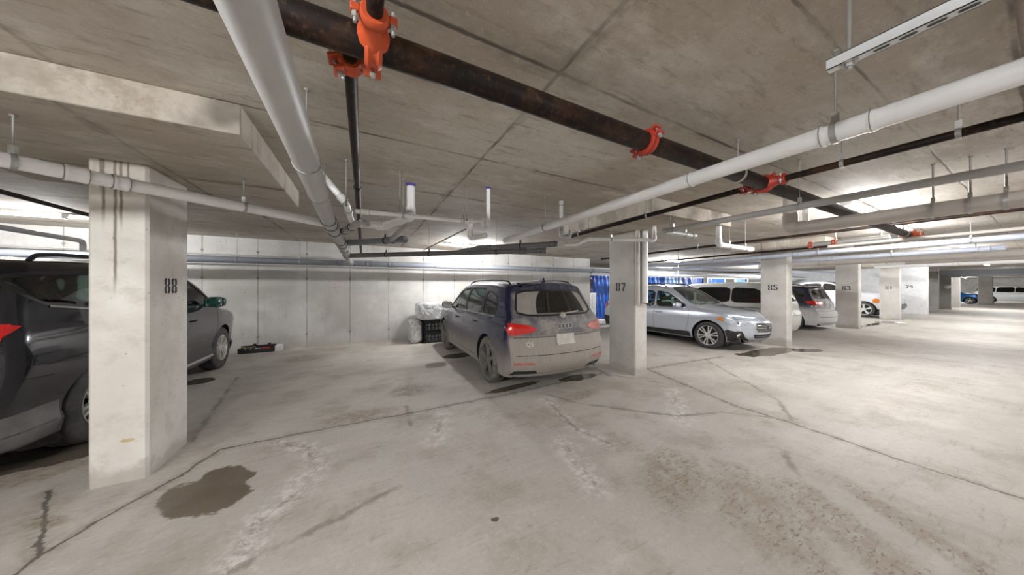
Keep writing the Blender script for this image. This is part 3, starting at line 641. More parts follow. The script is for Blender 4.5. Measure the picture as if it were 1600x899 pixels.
# ------------------------------------------------------------------ vehicle builder
def pchip(kn):
    xs = [k[0] for k in kn]; ys = [k[1] for k in kn]; n = len(xs)
    d = [(ys[i+1]-ys[i])/(xs[i+1]-xs[i]) for i in range(n-1)]
    m = [d[0]]+[0 if d[i-1]*d[i] <= 0 else 2*d[i-1]*d[i]/(d[i-1]+d[i]) for i in range(1, n-1)]+[d[-1]]
    def f(x):
        if x <= xs[0]: return ys[0]
        if x >= xs[-1]: return ys[-1]
        i = 0
        while x > xs[i+1]: i += 1
        h = xs[i+1]-xs[i]; t = (x-xs[i])/h
        return ys[i]*(1+2*t)*(1-t)**2+h*m[i]*t*(1-t)**2+ys[i+1]*t*t*(3-2*t)+h*m[i+1]*t*t*(t-1)
    return f
def circ(d, r):
    if d >= r: return 0.0
    k = max(0.0, 1-d/r); return r*(1-math.sqrt(max(0, 1-k*k)))
def inside(p, poly):
    x, y = p; c = False; n = len(poly); j = n-1
    for i in range(n):
        xi, yi = poly[i]; xj, yj = poly[j]
        if (yi > y) != (yj > y) and x < (xj-xi)*(y-yi)/(yj-yi)+xi: c = not c
        j = i
    return c
def nearest(p, poly):
    best = None; n = len(poly); px, py = p
    for i in range(n):
        ax, ay = poly[i]; bx, by = poly[(i+1)%n]; dx, dy = bx-ax, by-ay; l = dx*dx+dy*dy
        t = 0 if l == 0 else max(0, min(1, ((px-ax)*dx+(py-ay)*dy)/l)); qx, qy = ax+dx*t, ay+dy*t
        d = (qx-px)**2+(qy-py)**2
        if best is None or d < best[0]: best = (d, qx, qy)
    return best
def chaikin(poly, it=2, k=.2):
    for _ in range(it):
        q = []
        for i in range(len(poly)):
            a = poly[i]; b = poly[(i+1)%len(poly)]
            q.append((a[0]*(1-k)+b[0]*k, a[1]*(1-k)+b[1]*k)); q.append((a[0]*k+b[0]*(1-k), a[1]*k+b[1]*(1-k)))
        poly = q
    return poly
def resample(poly, res):
    out = []; n = len(poly)
    for i in range(n):
        a = poly[i]; b = poly[(i+1)%n]; l = math.hypot(b[0]-a[0], b[1]-a[1])
        if l < 1e-5: continue
        k = max(1, int(math.ceil(l/res)))
        for j in range(k): out.append((a[0]+(b[0]-a[0])*j/k, a[1]+(b[1]-a[1])*j/k))
    return out
def offset_poly(poly, d):       # outward if poly is CCW and d > 0
    n = len(poly); a = sum(poly[i][0]*poly[(i+1)%n][1]-poly[(i+1)%n][0]*poly[i][1] for i in range(n))
    s = 1 if a > 0 else -1; out = []
    for i in range(n):
        p0 = poly[i-1]; p2 = poly[(i+1)%n]; dx, dy = p2[0]-p0[0], p2[1]-p0[1]; l = math.hypot(dx, dy) or 1
        out.append((poly[i][0]+dy/l*d*s, poly[i][1]-dx/l*d*s))
    return out
def circle(cx, cz, r, n=40): return [(cx+r*math.cos(2*PI*i/n), cz+r*math.sin(2*PI*i/n)) for i in range(n)]
PROJ = {'L': (lambda u, v: Vector((u, 4, v)), Vector((0,-1,0)), lambda p: (p.x, p.z)),
        'R': (lambda u, v: Vector((u, -4, v)), Vector((0,1,0)), lambda p: (p.x, p.z)),
        'B': (lambda u, v: Vector((-8, u, v)), Vector((1,0,0)), lambda p: (p.y, p.z)),
        'F': (lambda u, v: Vector((8, u, v)), Vector((-1,0,0)), lambda p: (p.y, p.z)),
        'T': (lambda u, v: Vector((u, v, 6)), Vector((0,0,-1)), lambda p: (p.x, p.y))}
class Car:
    def __init__(s, name, label, cat, P, mats, lod=0):
        s.P = P; s.m = mats; s.lod = lod; s.root = empty(name); tag(s.root, label, cat, None)
        s.shape()
    def shape(s):
        P = s.P; top = pchip(P['top']); L = P['L']; zb = P['zb']; W2 = P['W']/2
        s.top = top
        rear = pchip(P['rear']); front = pchip(P['front']); prof = pchip(P['prof']); plan = pchip(P['plan'])
        s.prof = prof; s.plan = plan
        xr1, xf1 = P['top'][0][0], P['top'][-1][0]; zr1, zf1 = P['top'][0][1], P['top'][-1][1]
        rr, rf = P.get('rr', .16), P.get('rf', .22); br, bf = P.get('br', .10), P.get('bf', .16); crown = P.get('crown', .035); re = P.get('re', .06)
        gr, gf = P.get('gr', .28), P.get('gf', .28)
        def pos(a, b, c):
            xt = xr1+(xf1-xr1)*a; zt = top(xt); z = zb+c*(zt-zb)
            dr = rear(zb+c*(zr1-zb))-xr1; df = front(zb+c*(zf1-zb))-xf1
            g1 = max(0, 1-a/gr)**2; g2 = max(0, 1-(1-a)/gf)**2
            def X(bb): return xt+dr*g1+df*g2+br*abs(bb)**2.5*g1-bf*abs(bb)**2.5*g2
            xe = X(1); x0 = xr1+dr+br; x1 = xf1+df-bf
            w = W2*prof(z)*plan(xe)
            w -= circ(xe-x0, rr)+circ(x1-xe, rf)
            w -= circ(zt-z, re)
            w = max(w, .2)
            return Vector((X(b), b*w, z+crown*(1-b*b)*c**8))
        s.pos = pos
        k = [1, .75, .45][s.lod]
        NA, NC, NB = int(120*k), int(34*k), int(26*k)
        def ease(t, e): return (1-e)*t+e*(t-math.sin(2*PI*t)/(2*PI))
        A = [ease(i/NA, .55) for i in range(NA+1)]
        Cc = [1-(1-i/NC)**1.45 for i in range(NC+1)]; Bb = [math.sin(PI/2*(2*i/NB-1)*.97)/math.sin(PI/2*.97) for i in range(NB+1)]
        vd = {}; vs = []; fs = []
        def vid(p):
            key = (round(p.x, 4), round(p.y, 4), round(p.z, 4))
            if key not in vd: vd[key] = len(vs); vs.append(p)
            return vd[key]
        def patch(fn, U, Vv):
            g = [[vid(fn(u, v)) for v in Vv] for u in U]
            for i in range(len(U)-1):
                for j in range(len(Vv)-1):
                    q = [g[i][j], g[i+1][j], g[i+1][j+1], g[i][j+1]]
                    q2 = []
                    for t in q:
                        if t not in q2: q2.append(t)
                    if len(q2) > 2: fs.append(q2)
        patch(lambda a, c: pos(a, 1, c), A, Cc); patch(lambda a, c: pos(a, -1, c), A, Cc)
        patch(lambda a, b: pos(a, b, 1), A, Bb)
        patch(lambda b, c: pos(0, b, c), Bb, Cc); patch(lambda b, c: pos(1, b, c), Bb, Cc)
        s.vs = vs; s.fs = fs
        s.bvh = BVHTree.FromPolygons(vs, fs)
    def hit(s, pr, u, v, off=0):
        f, d, _ = PROJ[pr]; o = f(u, v); r = s.bvh.ray_cast(o, d)
        if pr in 'BF':      # stay on the end of the body, round the corner at most
            xe = s.P['rear'][0][1] if pr == 'B' else s.P['front'][0][1]; k = 0
            while k < 30 and (r[0] is None or abs(r[0].x-xe) > .34 and r[0].z < 1.15 or abs(r[0].x-xe) > .9):
                u *= .988; v = min(v, v) ; o = f(u, v); r = s.bvh.ray_cast(o, d); k += 1
            while k < 50 and r[0] is not None and abs(r[1].x) < .30 and r[0].z < 1.2:
                u *= .992; o = f(u, v); r = s.bvh.ray_cast(o, d); k += 1
        elif pr in 'LR':
            k = 0
            while k < 40 and (r[0] is None or abs(r[1].y) < .45 and abs(u) > 1.6):
                u *= .994; o = f(u, v); r = s.bvh.ray_cast(o, d); k += 1
        if r[0] is None:
            # slide towards the body
            q = s.bvh.find_nearest(o+d*(4 if pr in 'LR' else 8 if pr in 'BF' else 5))
            p, n = q[0], q[1]
        else: p, n = r[0], r[1]
        if n.dot(d) > 0: n = -n
        return p+n*off, n
    def cut(s, pr, poly):
        f, d, to = PROJ[pr]; ins = {}
        xs = [p[0] for p in poly]; ys = [p[1] for p in poly]; bb = (min(xs)-.1, max(xs)+.1, min(ys)-.1, max(ys)+.1)
        def vis(p):
            u, v = to(p)
            if not (bb[0] < u < bb[1] and bb[2] < v < bb[3]): return False
            r = s.bvh.ray_cast(f(u, v), d); return r[0] is not None and (r[0]-p).length < .04
        keep = []; hole = set(); used = set()
        cache = {}
        for fc in s.fs:
            c = sum((s.vs[i] for i in fc), Vector())/len(fc); u, v = to(c)
            if bb[0] < u < bb[1] and bb[2] < v < bb[3] and inside((u, v), poly) and vis(c): hole.update(fc)
            else: keep.append(fc); used.update(fc)
        for i in hole & used:
            u, v = to(s.vs[i]); q = nearest((u, v), poly)
            if q[0] < .06**2:
                p, n = s.hit(pr, q[1], q[2]); 
                if (p-s.vs[i]).length < .12: s.vs[i] = p
        s.fs = keep
    def finish_body(s):
        used = {}; vs = []
        fs = []
        for f in s.fs:
            g = []
            for i in f:
                if i not in used: used[i] = len(vs); vs.append(s.vs[i])
                g.append(used[i])
            fs.append(g)
        b = MB(); b.add(vs, fs); s.body = b.build('body', s.m['paint'], s.root, angle=50)
        return s.body
    def drape(s, name, mat, items, off=.004, res=.05, skirt=.012, parent=None, angle=40, label=None, split=False):
        if split and len(items) > 1:
            for it in items: o = s.drape(name, mat, [it], off, res, skirt, parent, angle, label)
            return o
        b = MB()
        for pr, poly in items:
            poly = resample(poly, res); n = len(poly)
            xs = [p[0] for p in poly]; ys = [p[1] for p in poly]; pts = [Vector(p) for p in poly]
            x = min(xs)+res*.7
            while x < max(xs):
                y = min(ys)+res*.7
                while y < max(ys):
                    if inside((x, y), poly) and nearest((x, y), poly)[0] > (res*.45)**2: pts.append(Vector((x, y)))
                    y += res
                x += res
            r = delaunay_2d_cdt(pts, [], [list(range(n))], 1, 1e-6)
            ov, of = r[0], r[2]
            hs = [s.hit(pr, v.x, v.y, 0) for v in ov]
            V3 = [p+nn*off for p, nn in hs]; m = len(V3)
            cnt = {}
            for f in of:
                for i in range(len(f)):
                    e = (f[i], f[(i+1)%len(f)]); k = tuple(sorted(e)); cnt[k] = cnt.get(k, 0)+1
            bd = [k for k, c in cnt.items() if c == 1]
            vs = V3[:]; fs = [tuple(f) for f in of]
            if skirt:
                mp = {}
                for e in bd:
                    for i in e:
                        if i not in mp: mp[i] = len(vs); vs.append(hs[i][0]+hs[i][1]*(off-skirt))
                for a, c in bd: fs.append((a, c, mp[c], mp[a]))
            b.add(vs, fs)
        o = b.build(name, mat, parent or s.root, angle=angle)
        if label: o['label'] = label
        return o
    def ring(s, name, mat, items, off=.003, parent=None, res=.05):
        if len(items) > 1:
            for it in items: o = s.ring(name, mat, [it], off, parent, res)
            return o
        b = MB()
        for pr, poly, win, wout in items:
            poly = resample(poly, res); n = len(poly); a = offset_poly(poly, wout); c = offset_poly(poly, -win)
            P0 = [s.hit(pr, *q, off) for q in a]; P1 = [s.hit(pr, *q, off) for q in c]
            vs = [p for p, _ in P0]+[p for p, _ in P1]+[p-nn*(off+.006) for p, nn in P0]+[p-nn*.014 for p, nn in P1]
            fs = []
            for i in range(n):
                j = (i+1)%n; fs += [(i, j, n+j, n+i), (2*n+i, 2*n+j, j, i), (n+i, n+j, 3*n+j, 3*n+i)]
            b.add(vs, fs)
        return b.build(name, mat, parent or s.root, angle=50)
    def ribbon(s, name, mat, lines, w=.006, off=.0015, parent=None):
        if len(lines) > 1:
            for l in lines: o = s.ribbon(name, mat, [l], w, off, parent)
            return o
        b = MB()
        for pr, pts in lines:
            path = []
            for p, q in zip(pts, pts[1:]):
                l = math.hypot(q[0]-p[0], q[1]-p[1]); k = max(1, int(l/.05))
                for j in range(k): path.append((p[0]+(q[0]-p[0])*j/k, p[1]+(q[1]-p[1])*j/k))
            path.append(pts[-1]); vs = []
            for i, p in enumerate(path):
                a = path[max(0, i-1)]; c = path[min(len(path)-1, i+1)]; dx, dy = c[0]-a[0], c[1]-a[1]; l = math.hypot(dx, dy) or 1
                nx, ny = -dy/l*w/2, dx/l*w/2
                vs += [s.hit(pr, p[0]+nx, p[1]+ny, off)[0], s.hit(pr, p[0]-nx, p[1]-ny, off)[0]]
            b.add(vs, [(2*i, 2*i+1, 2*i+3, 2*i+2) for i in range(len(path)-1)])
        return b.build(name, mat, parent or s.root)
    def wheel(s, x, side, R, rim, w=.225, yo=None, spokes=5, style='v', rimmat=None, y=None):
        # centre of the wheel on the axle; outward = side
        yo = (s.P['W']/2-.035) if yo is None else yo
        c = Vector((x, side*(yo-w/2), R)); ax = Vector((0, side, 0)); h = w/2
        b = MB(); sr = rim+.006
        b.lathe(c, ax, [(-h+.02, sr), (-h-.0, sr+.03), (-h-.004, (sr+R)/2), (-h+.012, R-.018), (-h+.03, R-.004), (-h*.35, R), (-h*.33, R-.009), (-h*.27, R-.009), (-h*.25, R), (h*.25, R), (h*.27, R-.009), (h*.33, R-.009), (h*.35, R), (h-.03, R-.004), (h-.012, R-.018), (h+.004, (sr+R)/2), (h, sr+.03), (h-.012, sr), ], 56 if s.lod == 0 else 28, closed=True)
        t = b.build('wheel', s.m['tyre'], s.root, angle=40)
        b = MB(); rm = rimmat or s.m['rim']
        b.lathe(c, ax, [(-h+.02, rim-.012), (h-.03, rim-.014), (h-.006, rim-.004), (h-.004, rim+.006), (h-.012, rim+.008), (-h+.02, rim+.006)], 48, closed=True)
        # hub
        b.lathe(c, ax, [(h-.055, .085), (h-.030, .075), (h-.022, .035), (h-.020, .001)], 24)
        n = spokes; u0 = Vector((1,0,0)); v0 = Vector((0,0,1))
        for k in range(n):
            a0 = 2*PI*(k+.25)/n
            arms = [-.16, .16] if style == 'v' else [0] if style == 's' else [-.17, .17]
            for da in arms:
                a1 = a0+(da*.5 if style == 'v' else da*.9); a2 = a0+da*(1.2 if style == 'v' else 1.0)
                p1 = Vector((math.cos(a1), 0, math.sin(a1)))*.05; p2 = Vector((math.cos(a2), 0, math.sin(a2)))*(rim-.006)
                d = (p2-p1).normalized(); q = Vector((-d.z, 0, d.x)); w1, w2 = (.020, .024) if style != 's' else (.030, .046)
                if style != 's': w1, w2 = .016, .019
                f = []
                for (pp, ww, y0, y1) in ((p1, w1, h-.055, h-.024), (p2, w2, h-.045, h-.010)):
                    for sg, yy in ((-1, y0), (1, y0), (.7, y1), (-.7, y1)): f.append(c+pp+q*ww*sg+ax*yy)
                b.add(f, [(0,1,2,3),(7,6,5,4),(0,4,5,1),(1,5,6,2),(2,6,7,3),(3,7,4,0)])
        b.build('rim', rm, t, angle=30)
        b = MB(); b.lathe(c, ax, [(h-.11, .001), (h-.11, rim-.02)], 32); b.lathe(c, ax, [(h-.10, .04), (h-.085, .05), (h-.085, rim*.72), (h-.10, rim*.72)], 32)
        b.build('brake_disc', s.m['dark'], t)
        return t
    def arches(s, R, cxs, cz=None, gap=.045):
        cz = R if cz is None else cz
        s.archR = R+gap; s.arch = [(cx, cz) for cx in cxs]
        for cx in cxs:
            for pr in 'LR': s.cut(pr, circle(cx, cz, R+gap, 48))
    def wells(s):
        W2 = s.P['W']/2
        for cx, cz in s.arch:
            for sd in (-1, 1):
                b = MB(); n = 20; r = s.archR+.012; vs = []
                for i in range(n+1):
                    a = -.5+(PI+1.0)*i/n
                    for y in (W2-.02, W2-.40):
                        # stay behind the body side
                        vs.append(Vector((cx+r*math.cos(a), sd*y, cz+r*math.sin(a))))
                for i in range(n+1):
                    v = vs[2*i]; pr = 'L' if sd > 0 else 'R'
                    q, _ = s.hit(pr, v.x, max(v.z, s.P['zb']+.01), -.004); v.y = sd*min(abs(v.y), abs(q.y)-.004)
                c = len(vs)
                vs.append(Vector((cx, sd*(W2-.40), cz)))
                b.add(vs, [(2*i, 2*i+1, 2*i+3, 2*i+2) for i in range(n)]+[(2*i+1, c, 2*i+3) for i in range(n)])
                b.build('wheel_well', s.m['dark'], s.root)
        x0 = s.P['rear'][0][1]+.12; x1 = s.P['front'][0][1]-.12; zb = s.P['zb']
        b = MB(); b.box((x0, -W2+.30, zb-.02), (x1, W2-.30, zb+.12)); 
        xa, xb2 = sorted(c[0] for c in s.arch)
        b.box((xa+s.archR+.01, -W2+.10, zb-.01), (xb2-s.archR-.01, W2-.10, zb+.1))
        if xa-s.archR-.03 > x0: b.box((x0, -W2+.16, zb+.0), (xa-s.archR-.02, W2-.16, zb+.1))
        if x1 > xb2+s.archR+.03: b.box((xb2+s.archR+.02, -W2+.22, zb+.0), (x1, W2-.22, zb+.1))
        for cx, cz in s.arch: b.cyl((cx, -W2+.2, cz), (cx, W2-.2, cz), .05, 12)
        b.build('underbody', s.m['dark'], s.root, smooth=False)
    def cabin(s, x0, x1, zbelt, seats=((.35,),(-.65,)), sw=.52):
        W2 = s.P['W']/2-.14; b = MB()
        vs = [(x0,-W2,.40),(x1,-W2,.40),(x1,W2,.40),(x0,W2,.40),(x0,-W2,zbelt-.05),(x1,-W2,zbelt-.05),(x1,W2,zbelt-.05),(x0,W2,zbelt-.05)]
        b.add(vs, [(0,1,2,3),(0,1,5,4),(1,2,6,5),(2,3,7,6),(3,0,4,7)])
        b.box((x1-.45, -W2, zbelt-.18), (x1, W2, zbelt-.03)); b.build('cabin_trim', s.m['dark'], s.root, smooth=False)
        for xs, ys in seats:
            for y in ys:
                b = MB(); ww = sw/2
                T = Matrix.Translation((xs, y, .55)) @ Matrix.Rotation(math.radians(-14), 4, 'Y')
                b.box((-.06, -ww, 0), (.08, ww, .62), M=T); b.box((-.05, -.13, .66), (.05, .13, .86), M=T); b.box((0, -ww, -.02), (.5, ww, .12), M=T)
                b.build('seat', s.m['seat'], s.root, bevel=.04)
    def handle(s, pr, x, z, mat=None, L=.2):
        a, n = s.hit(pr, x-L/2, z, .004); c, _ = s.hit(pr, x+L/2, z, .004); m1, n1 = s.hit(pr, x-L/2+.03, z, .035); m2, _ = s.hit(pr, x+L/2-.03, z, .035)
        b = MB(); b.tube([a, m1, m2, c], .013, 10, .03); b.build('door_handle', mat or s.m['paint'], s.root)
    def mirror(s, pr, x, z, mat=None, size=(.13,.13,.085), label=None):
        p, n = s.hit(pr, x, z, 0); sd = 1 if pr == 'L' else -1
        c = p+Vector((-.02, sd*.15, .06)); vs = []; fs = []; N, Mm = 16, 12
        for i in range(Mm+1):
            th = PI*i/Mm
            for k in range(N):
                ph = 2*PI*k/N
                e = lambda t: math.copysign(abs(t)**.65, t)
                q = Vector((e(math.sin(th)*math.cos(ph))*size[0]*.6, e(math.cos(th))*size[1]*.9, e(math.sin(th)*math.sin(ph))*size[2]))
                q.x += -.15*abs(q.y)*0+(.25*q.x if q.x > 0 else -.3*q.x)
                vs.append(c+q)
        for i in range(Mm):
            for k in range(N): fs.append((i*N+k, i*N+(k+1)%N, (i+1)*N+(k+1)%N, (i+1)*N+k))
        b = MB(); b.add(vs, fs); b.tube([p-Vector((0,sd*.02,0)), p+Vector((0,sd*.05,.0)), c+Vector((0,-sd*.02,-.04))], .022, 10, .03)
        o = b.build('wing_mirror', mat or s.m['paint'], s.root, angle=60)
        b = MB(); b.box(c+Vector((-.055,-.10,-.065)), c+Vector((-.042,.10,.065))); b.build('mirror_glass', s.m['chrome'], o, bevel=.01)
        return o
    def rail(s, pr, x0, x1, y, mat, r=.014, h=.045):
        sd = 1 if pr == 'L' else -1; pts = []; n = 8
        for i in range(n+1):
            x = x0+(x1-x0)*i/n; p, nn = s.hit('T', x, sd*y); e = 0 if i in (0, n) else h
            pts.append(Vector((x, p.y, p.z+e)))
        pts.insert(1, Vector((x0+.06, pts[0].y, pts[0].z+h*.9))); pts.insert(-1, Vector((x1-.06, pts[-1].y, pts[-1].z+h*.9)))
        b = MB(); b.tube(pts, r, 10, .05); b.build('roof_rail', mat, s.root)
    def windows(s, sides=(), wind=None, rear=None, cutout=True, sealw=.022, glass=None, rearglass=None, seal=None):
        g = glass or s.m['glass']; sl = seal or s.m['seal']
        for pr in 'LR':
            for i, poly in enumerate(sides):
                pl = chaikin(poly, 2, .12)
                if cutout: s.cut(pr, pl)
                s.drape('side_window', g, [(pr, offset_poly(resample(pl, .05), .006))], off=-.006 if cutout else .003, skirt=0)
                s.ring('window_seal', sl, [(pr, pl, .006, sealw)], parent=None)
        if wind:
            pl = chaikin(wind, 2, .1)
            if cutout: s.cut('T', pl)
            s.drape('windshield', g, [('T', offset_poly(resample(pl, .05), .006))], off=-.006 if cutout else .003, skirt=0); s.ring('windshield_seal', sl, [('T', pl, .012, .014)])
        if rear:
            pl = chaikin(rear, 2, .12)
            if cutout: s.cut('B', pl)
            s.rear_glass = s.drape('rear_window', rearglass or g, [('B', offset_poly(resample(pl, .05), .006))], off=-.006 if cutout else .003, skirt=0); s.ring('rear_window_seal', sl, [('B', pl, .008, .018)])
    def place(s, x, y, rz, z=0, scale=1): s.root.location = (x, y, z); s.root.rotation_euler = (0,0,rz); s.root.scale = (scale,)*3
def mirror_poly(p): return [(-a, b) for a, b in p]
def paint(name, col, dust=None, amt=0, rear=-2.3, coat=.6, rough=.32, metal=.3, rear_w=1.0, dl=(.62,1.22)):
    t = NT(name); c = t.coord(); s = t.n('ShaderNodeSeparateXYZ'); t.l(c, s.inputs[0]); x, y, z = s.outputs
    if dust is None:
        t.bsdf(col, rough, metal, Coat_Weight=coat, Coat_Roughness=.04); return t.m
    n = t.noise(c, 3, 6, .65); f = t.noise(c, 60, 3, .6); st = t.noise(c, 9, 5, .7, stretch=(2, 4, .5))
    low = t.rmp(t.math('ADD', z, t.math('MULTIPLY', n, .25)), dl[0], dl[1], 1, 0)
    sn = t.n('ShaderNodeSeparateXYZ'); t.l(t.coord('Normal'), sn.inputs[0])
    back = t.math('MULTIPLY', t.math('MULTIPLY', t.rmp(sn.outputs[0], -.8, -.55, 1, 0), t.rmp(z, 1.44, 1.50, 1, .25)), rear_w)
    up = t.rmp(z, .80, .92, 1, 0); back = t.math('MULTIPLY', back, t.math('MAXIMUM', up, t.rmp(t.noise(c, 5, 5, .7), .38, .62, .35, .85)))
    d = t.math('MAXIMUM', low, back); d = t.math('MULTIPLY', d, t.rmp(st, .2, .6, .78, 1)); d = t.math('ADD', d, t.math('MULTIPLY', t.math('SUBTRACT', f, .5), .15)); d = t.math('MULTIPLY', d, amt, clamp=True)
    cc = t.mix(d, col, dust)
    b = t.bsdf(cc, t.rmp(d, 0, .7, rough, .8), t.math('MULTIPLY', t.math('SUBTRACT', 1, d), metal), Coat_Roughness=.06)
    t.l(t.math('MULTIPLY', t.rmp(d, 0, .45, 1, 0), coat), b.inputs['Coat Weight']); return t.m
def glass(name, tint, refl=.12, dirt=None):
    t = NT(name); tr = t.n('ShaderNodeBsdfTransparent'); tr.inputs[0].default_value = (*tint, 1)
    g = t.n('ShaderNodeBsdfGlossy'); g.inputs[0].default_value = (1,1,1,1); g.inputs['Roughness'].default_value = .02
    lw = t.n('ShaderNodeFresnel'); lw.inputs[0].default_value = 1.5
    mx = t.n('ShaderNodeMixShader'); t.l(t.math('ADD', lw.outputs[0], refl*.3, clamp=True), mx.inputs[0]); t.l(tr.outputs[0], mx.inputs[1]); t.l(g.outputs[0], mx.inputs[2])
    if dirt:
        col, mode = dirt
        c = t.coord(); s = t.n('ShaderNodeSeparateXYZ'); t.l(c, s.inputs[0]); x, y, z = s.outputs
        # wiper-cleared fan: centre low in the middle of the window
        dy = t.math('SUBTRACT', y, mode[0]); dz = t.math('SUBTRACT', z, mode[1]); r = t.math('SQRT', t.math('ADD', t.math('MULTIPLY', dy, dy), t.math('MULTIPLY', dz, dz)))
        r = t.math('ADD', r, t.math('MULTIPLY', t.noise(c, 12, 3), .02))
        a = t.rmp(r, mode[2], mode[2]+.02, 0, 1); b2 = t.rmp(z, mode[1]-.02, mode[1]+.02, 1, 0)
        m = t.math('MAXIMUM', a, b2); m = t.math('MULTIPLY', m, t.rmp(t.noise(c, 8, 4), .3, .7, .82, .95)); m = t.math('MAXIMUM', m, .04)
        df = t.n('ShaderNodeBsdfDiffuse'); df.inputs[0].default_value = (*col, 1); m2 = t.n('ShaderNodeMixShader'); t.l(m, m2.inputs[0]); t.l(mx.outputs[0], m2.inputs[1]); t.l(df.outputs[0], m2.inputs[2]); mx = m2
    t.l(mx.outputs[0], t.out.inputs[0]); return t.m
def lamp(name, col, rough=.12, e=0):
    t = NT(name); c = t.coord(); n = t.noise(c, 24, 3); cc = t.mix(t.rmp(n, .4, .65), col, tuple(v*.8 for v in col))
    t.bsdf(cc, rough, .1, Coat_Weight=1.0, Coat_Roughness=.03); return t.m
DUST = (.29,.26,.225)
CM = dict(tyre=simple('dusty_tyre_rubber', (.055,.052,.05), .8, var=.4, scale=12), rim=simple('alloy_rim', (.50,.50,.50), .35, .7, var=.1), dark=simple('black_trim', (.014,.014,.015), .6, var=.2),
    seat=simple('dark_seat_fabric', (.03,.03,.032), .8), chrome=simple('chrome_trim', (.72,.72,.72), .12, .95, var=.02), seal=simple('window_rubber', (.012,.012,.013), .4), glass=glass('tinted_window_glass', (.16,.24,.20)),
    seam=simple('panel_gap_shadow', (.01,.01,.012), .8))
def cm(**k): d = dict(CM); d.update(k); return d
GREEN_GLASS = glass('green_clear_glass', (.62,.80,.72)); DARK_GLASS = glass('dark_privacy_glass', (.045,.055,.055)); MID_GLASS = glass('grey_green_glass', (.30,.42,.37))
RED = lamp('red_lamp_lens', (.55,.008,.006)); CLEAR = lamp('clear_lamp_lens', (.38,.40,.43)); AMBER = lamp('amber_lamp_lens', (.75,.22,.02)); DIRTY_RED = simple('dusty_red_lens', (.36,.12,.10), .55, var=.25, scale=8)
PROF = [(.18,.90),(.28,.965),(.5,.995),(.68,1.0),(.85,.985),(.97,.975),(1.02,.955),(1.07,.925),(1.3,.855),(1.55,.765),(1.85,.70)]
def text_mesh(name, txt, size, mat, parent, loc, rot, ext=.0015):
    cu = bpy.data.curves.new(name, 'FONT'); cu.body = txt; cu.size = size; cu.extrude = ext; cu.align_x = 'CENTER'; cu.align_y = 'CENTER'
    tmp = bpy.data.objects.new('t', cu); C.objects.link(tmp); bpy.context.view_layer.update()
    me = bpy.data.meshes.new_from_object(tmp.evaluated_get(bpy.context.evaluated_depsgraph_get())); bpy.data.objects.remove(tmp)
    me.materials.clear(); me.materials.append(mat); o = bpy.data.objects.new(name, me); C.objects.link(o); o.parent = parent; o.location = loc; o.rotation_euler = rot; return o
def nrot(n):
    z = n.normalized(); x = Vector((0,0,1)).cross(z).normalized(); y = z.cross(x)
    return Matrix((x, y, z)).transposed().to_euler()
def common_side(c, doors, handles, hm=None):
    c.ribbon('door_seam', c.m['seam'], [(pr, d) for pr in 'LR' for d in doors], w=.007)
    for pr in 'LR':
        for x, z in handles: c.handle(pr, x, z, hm)
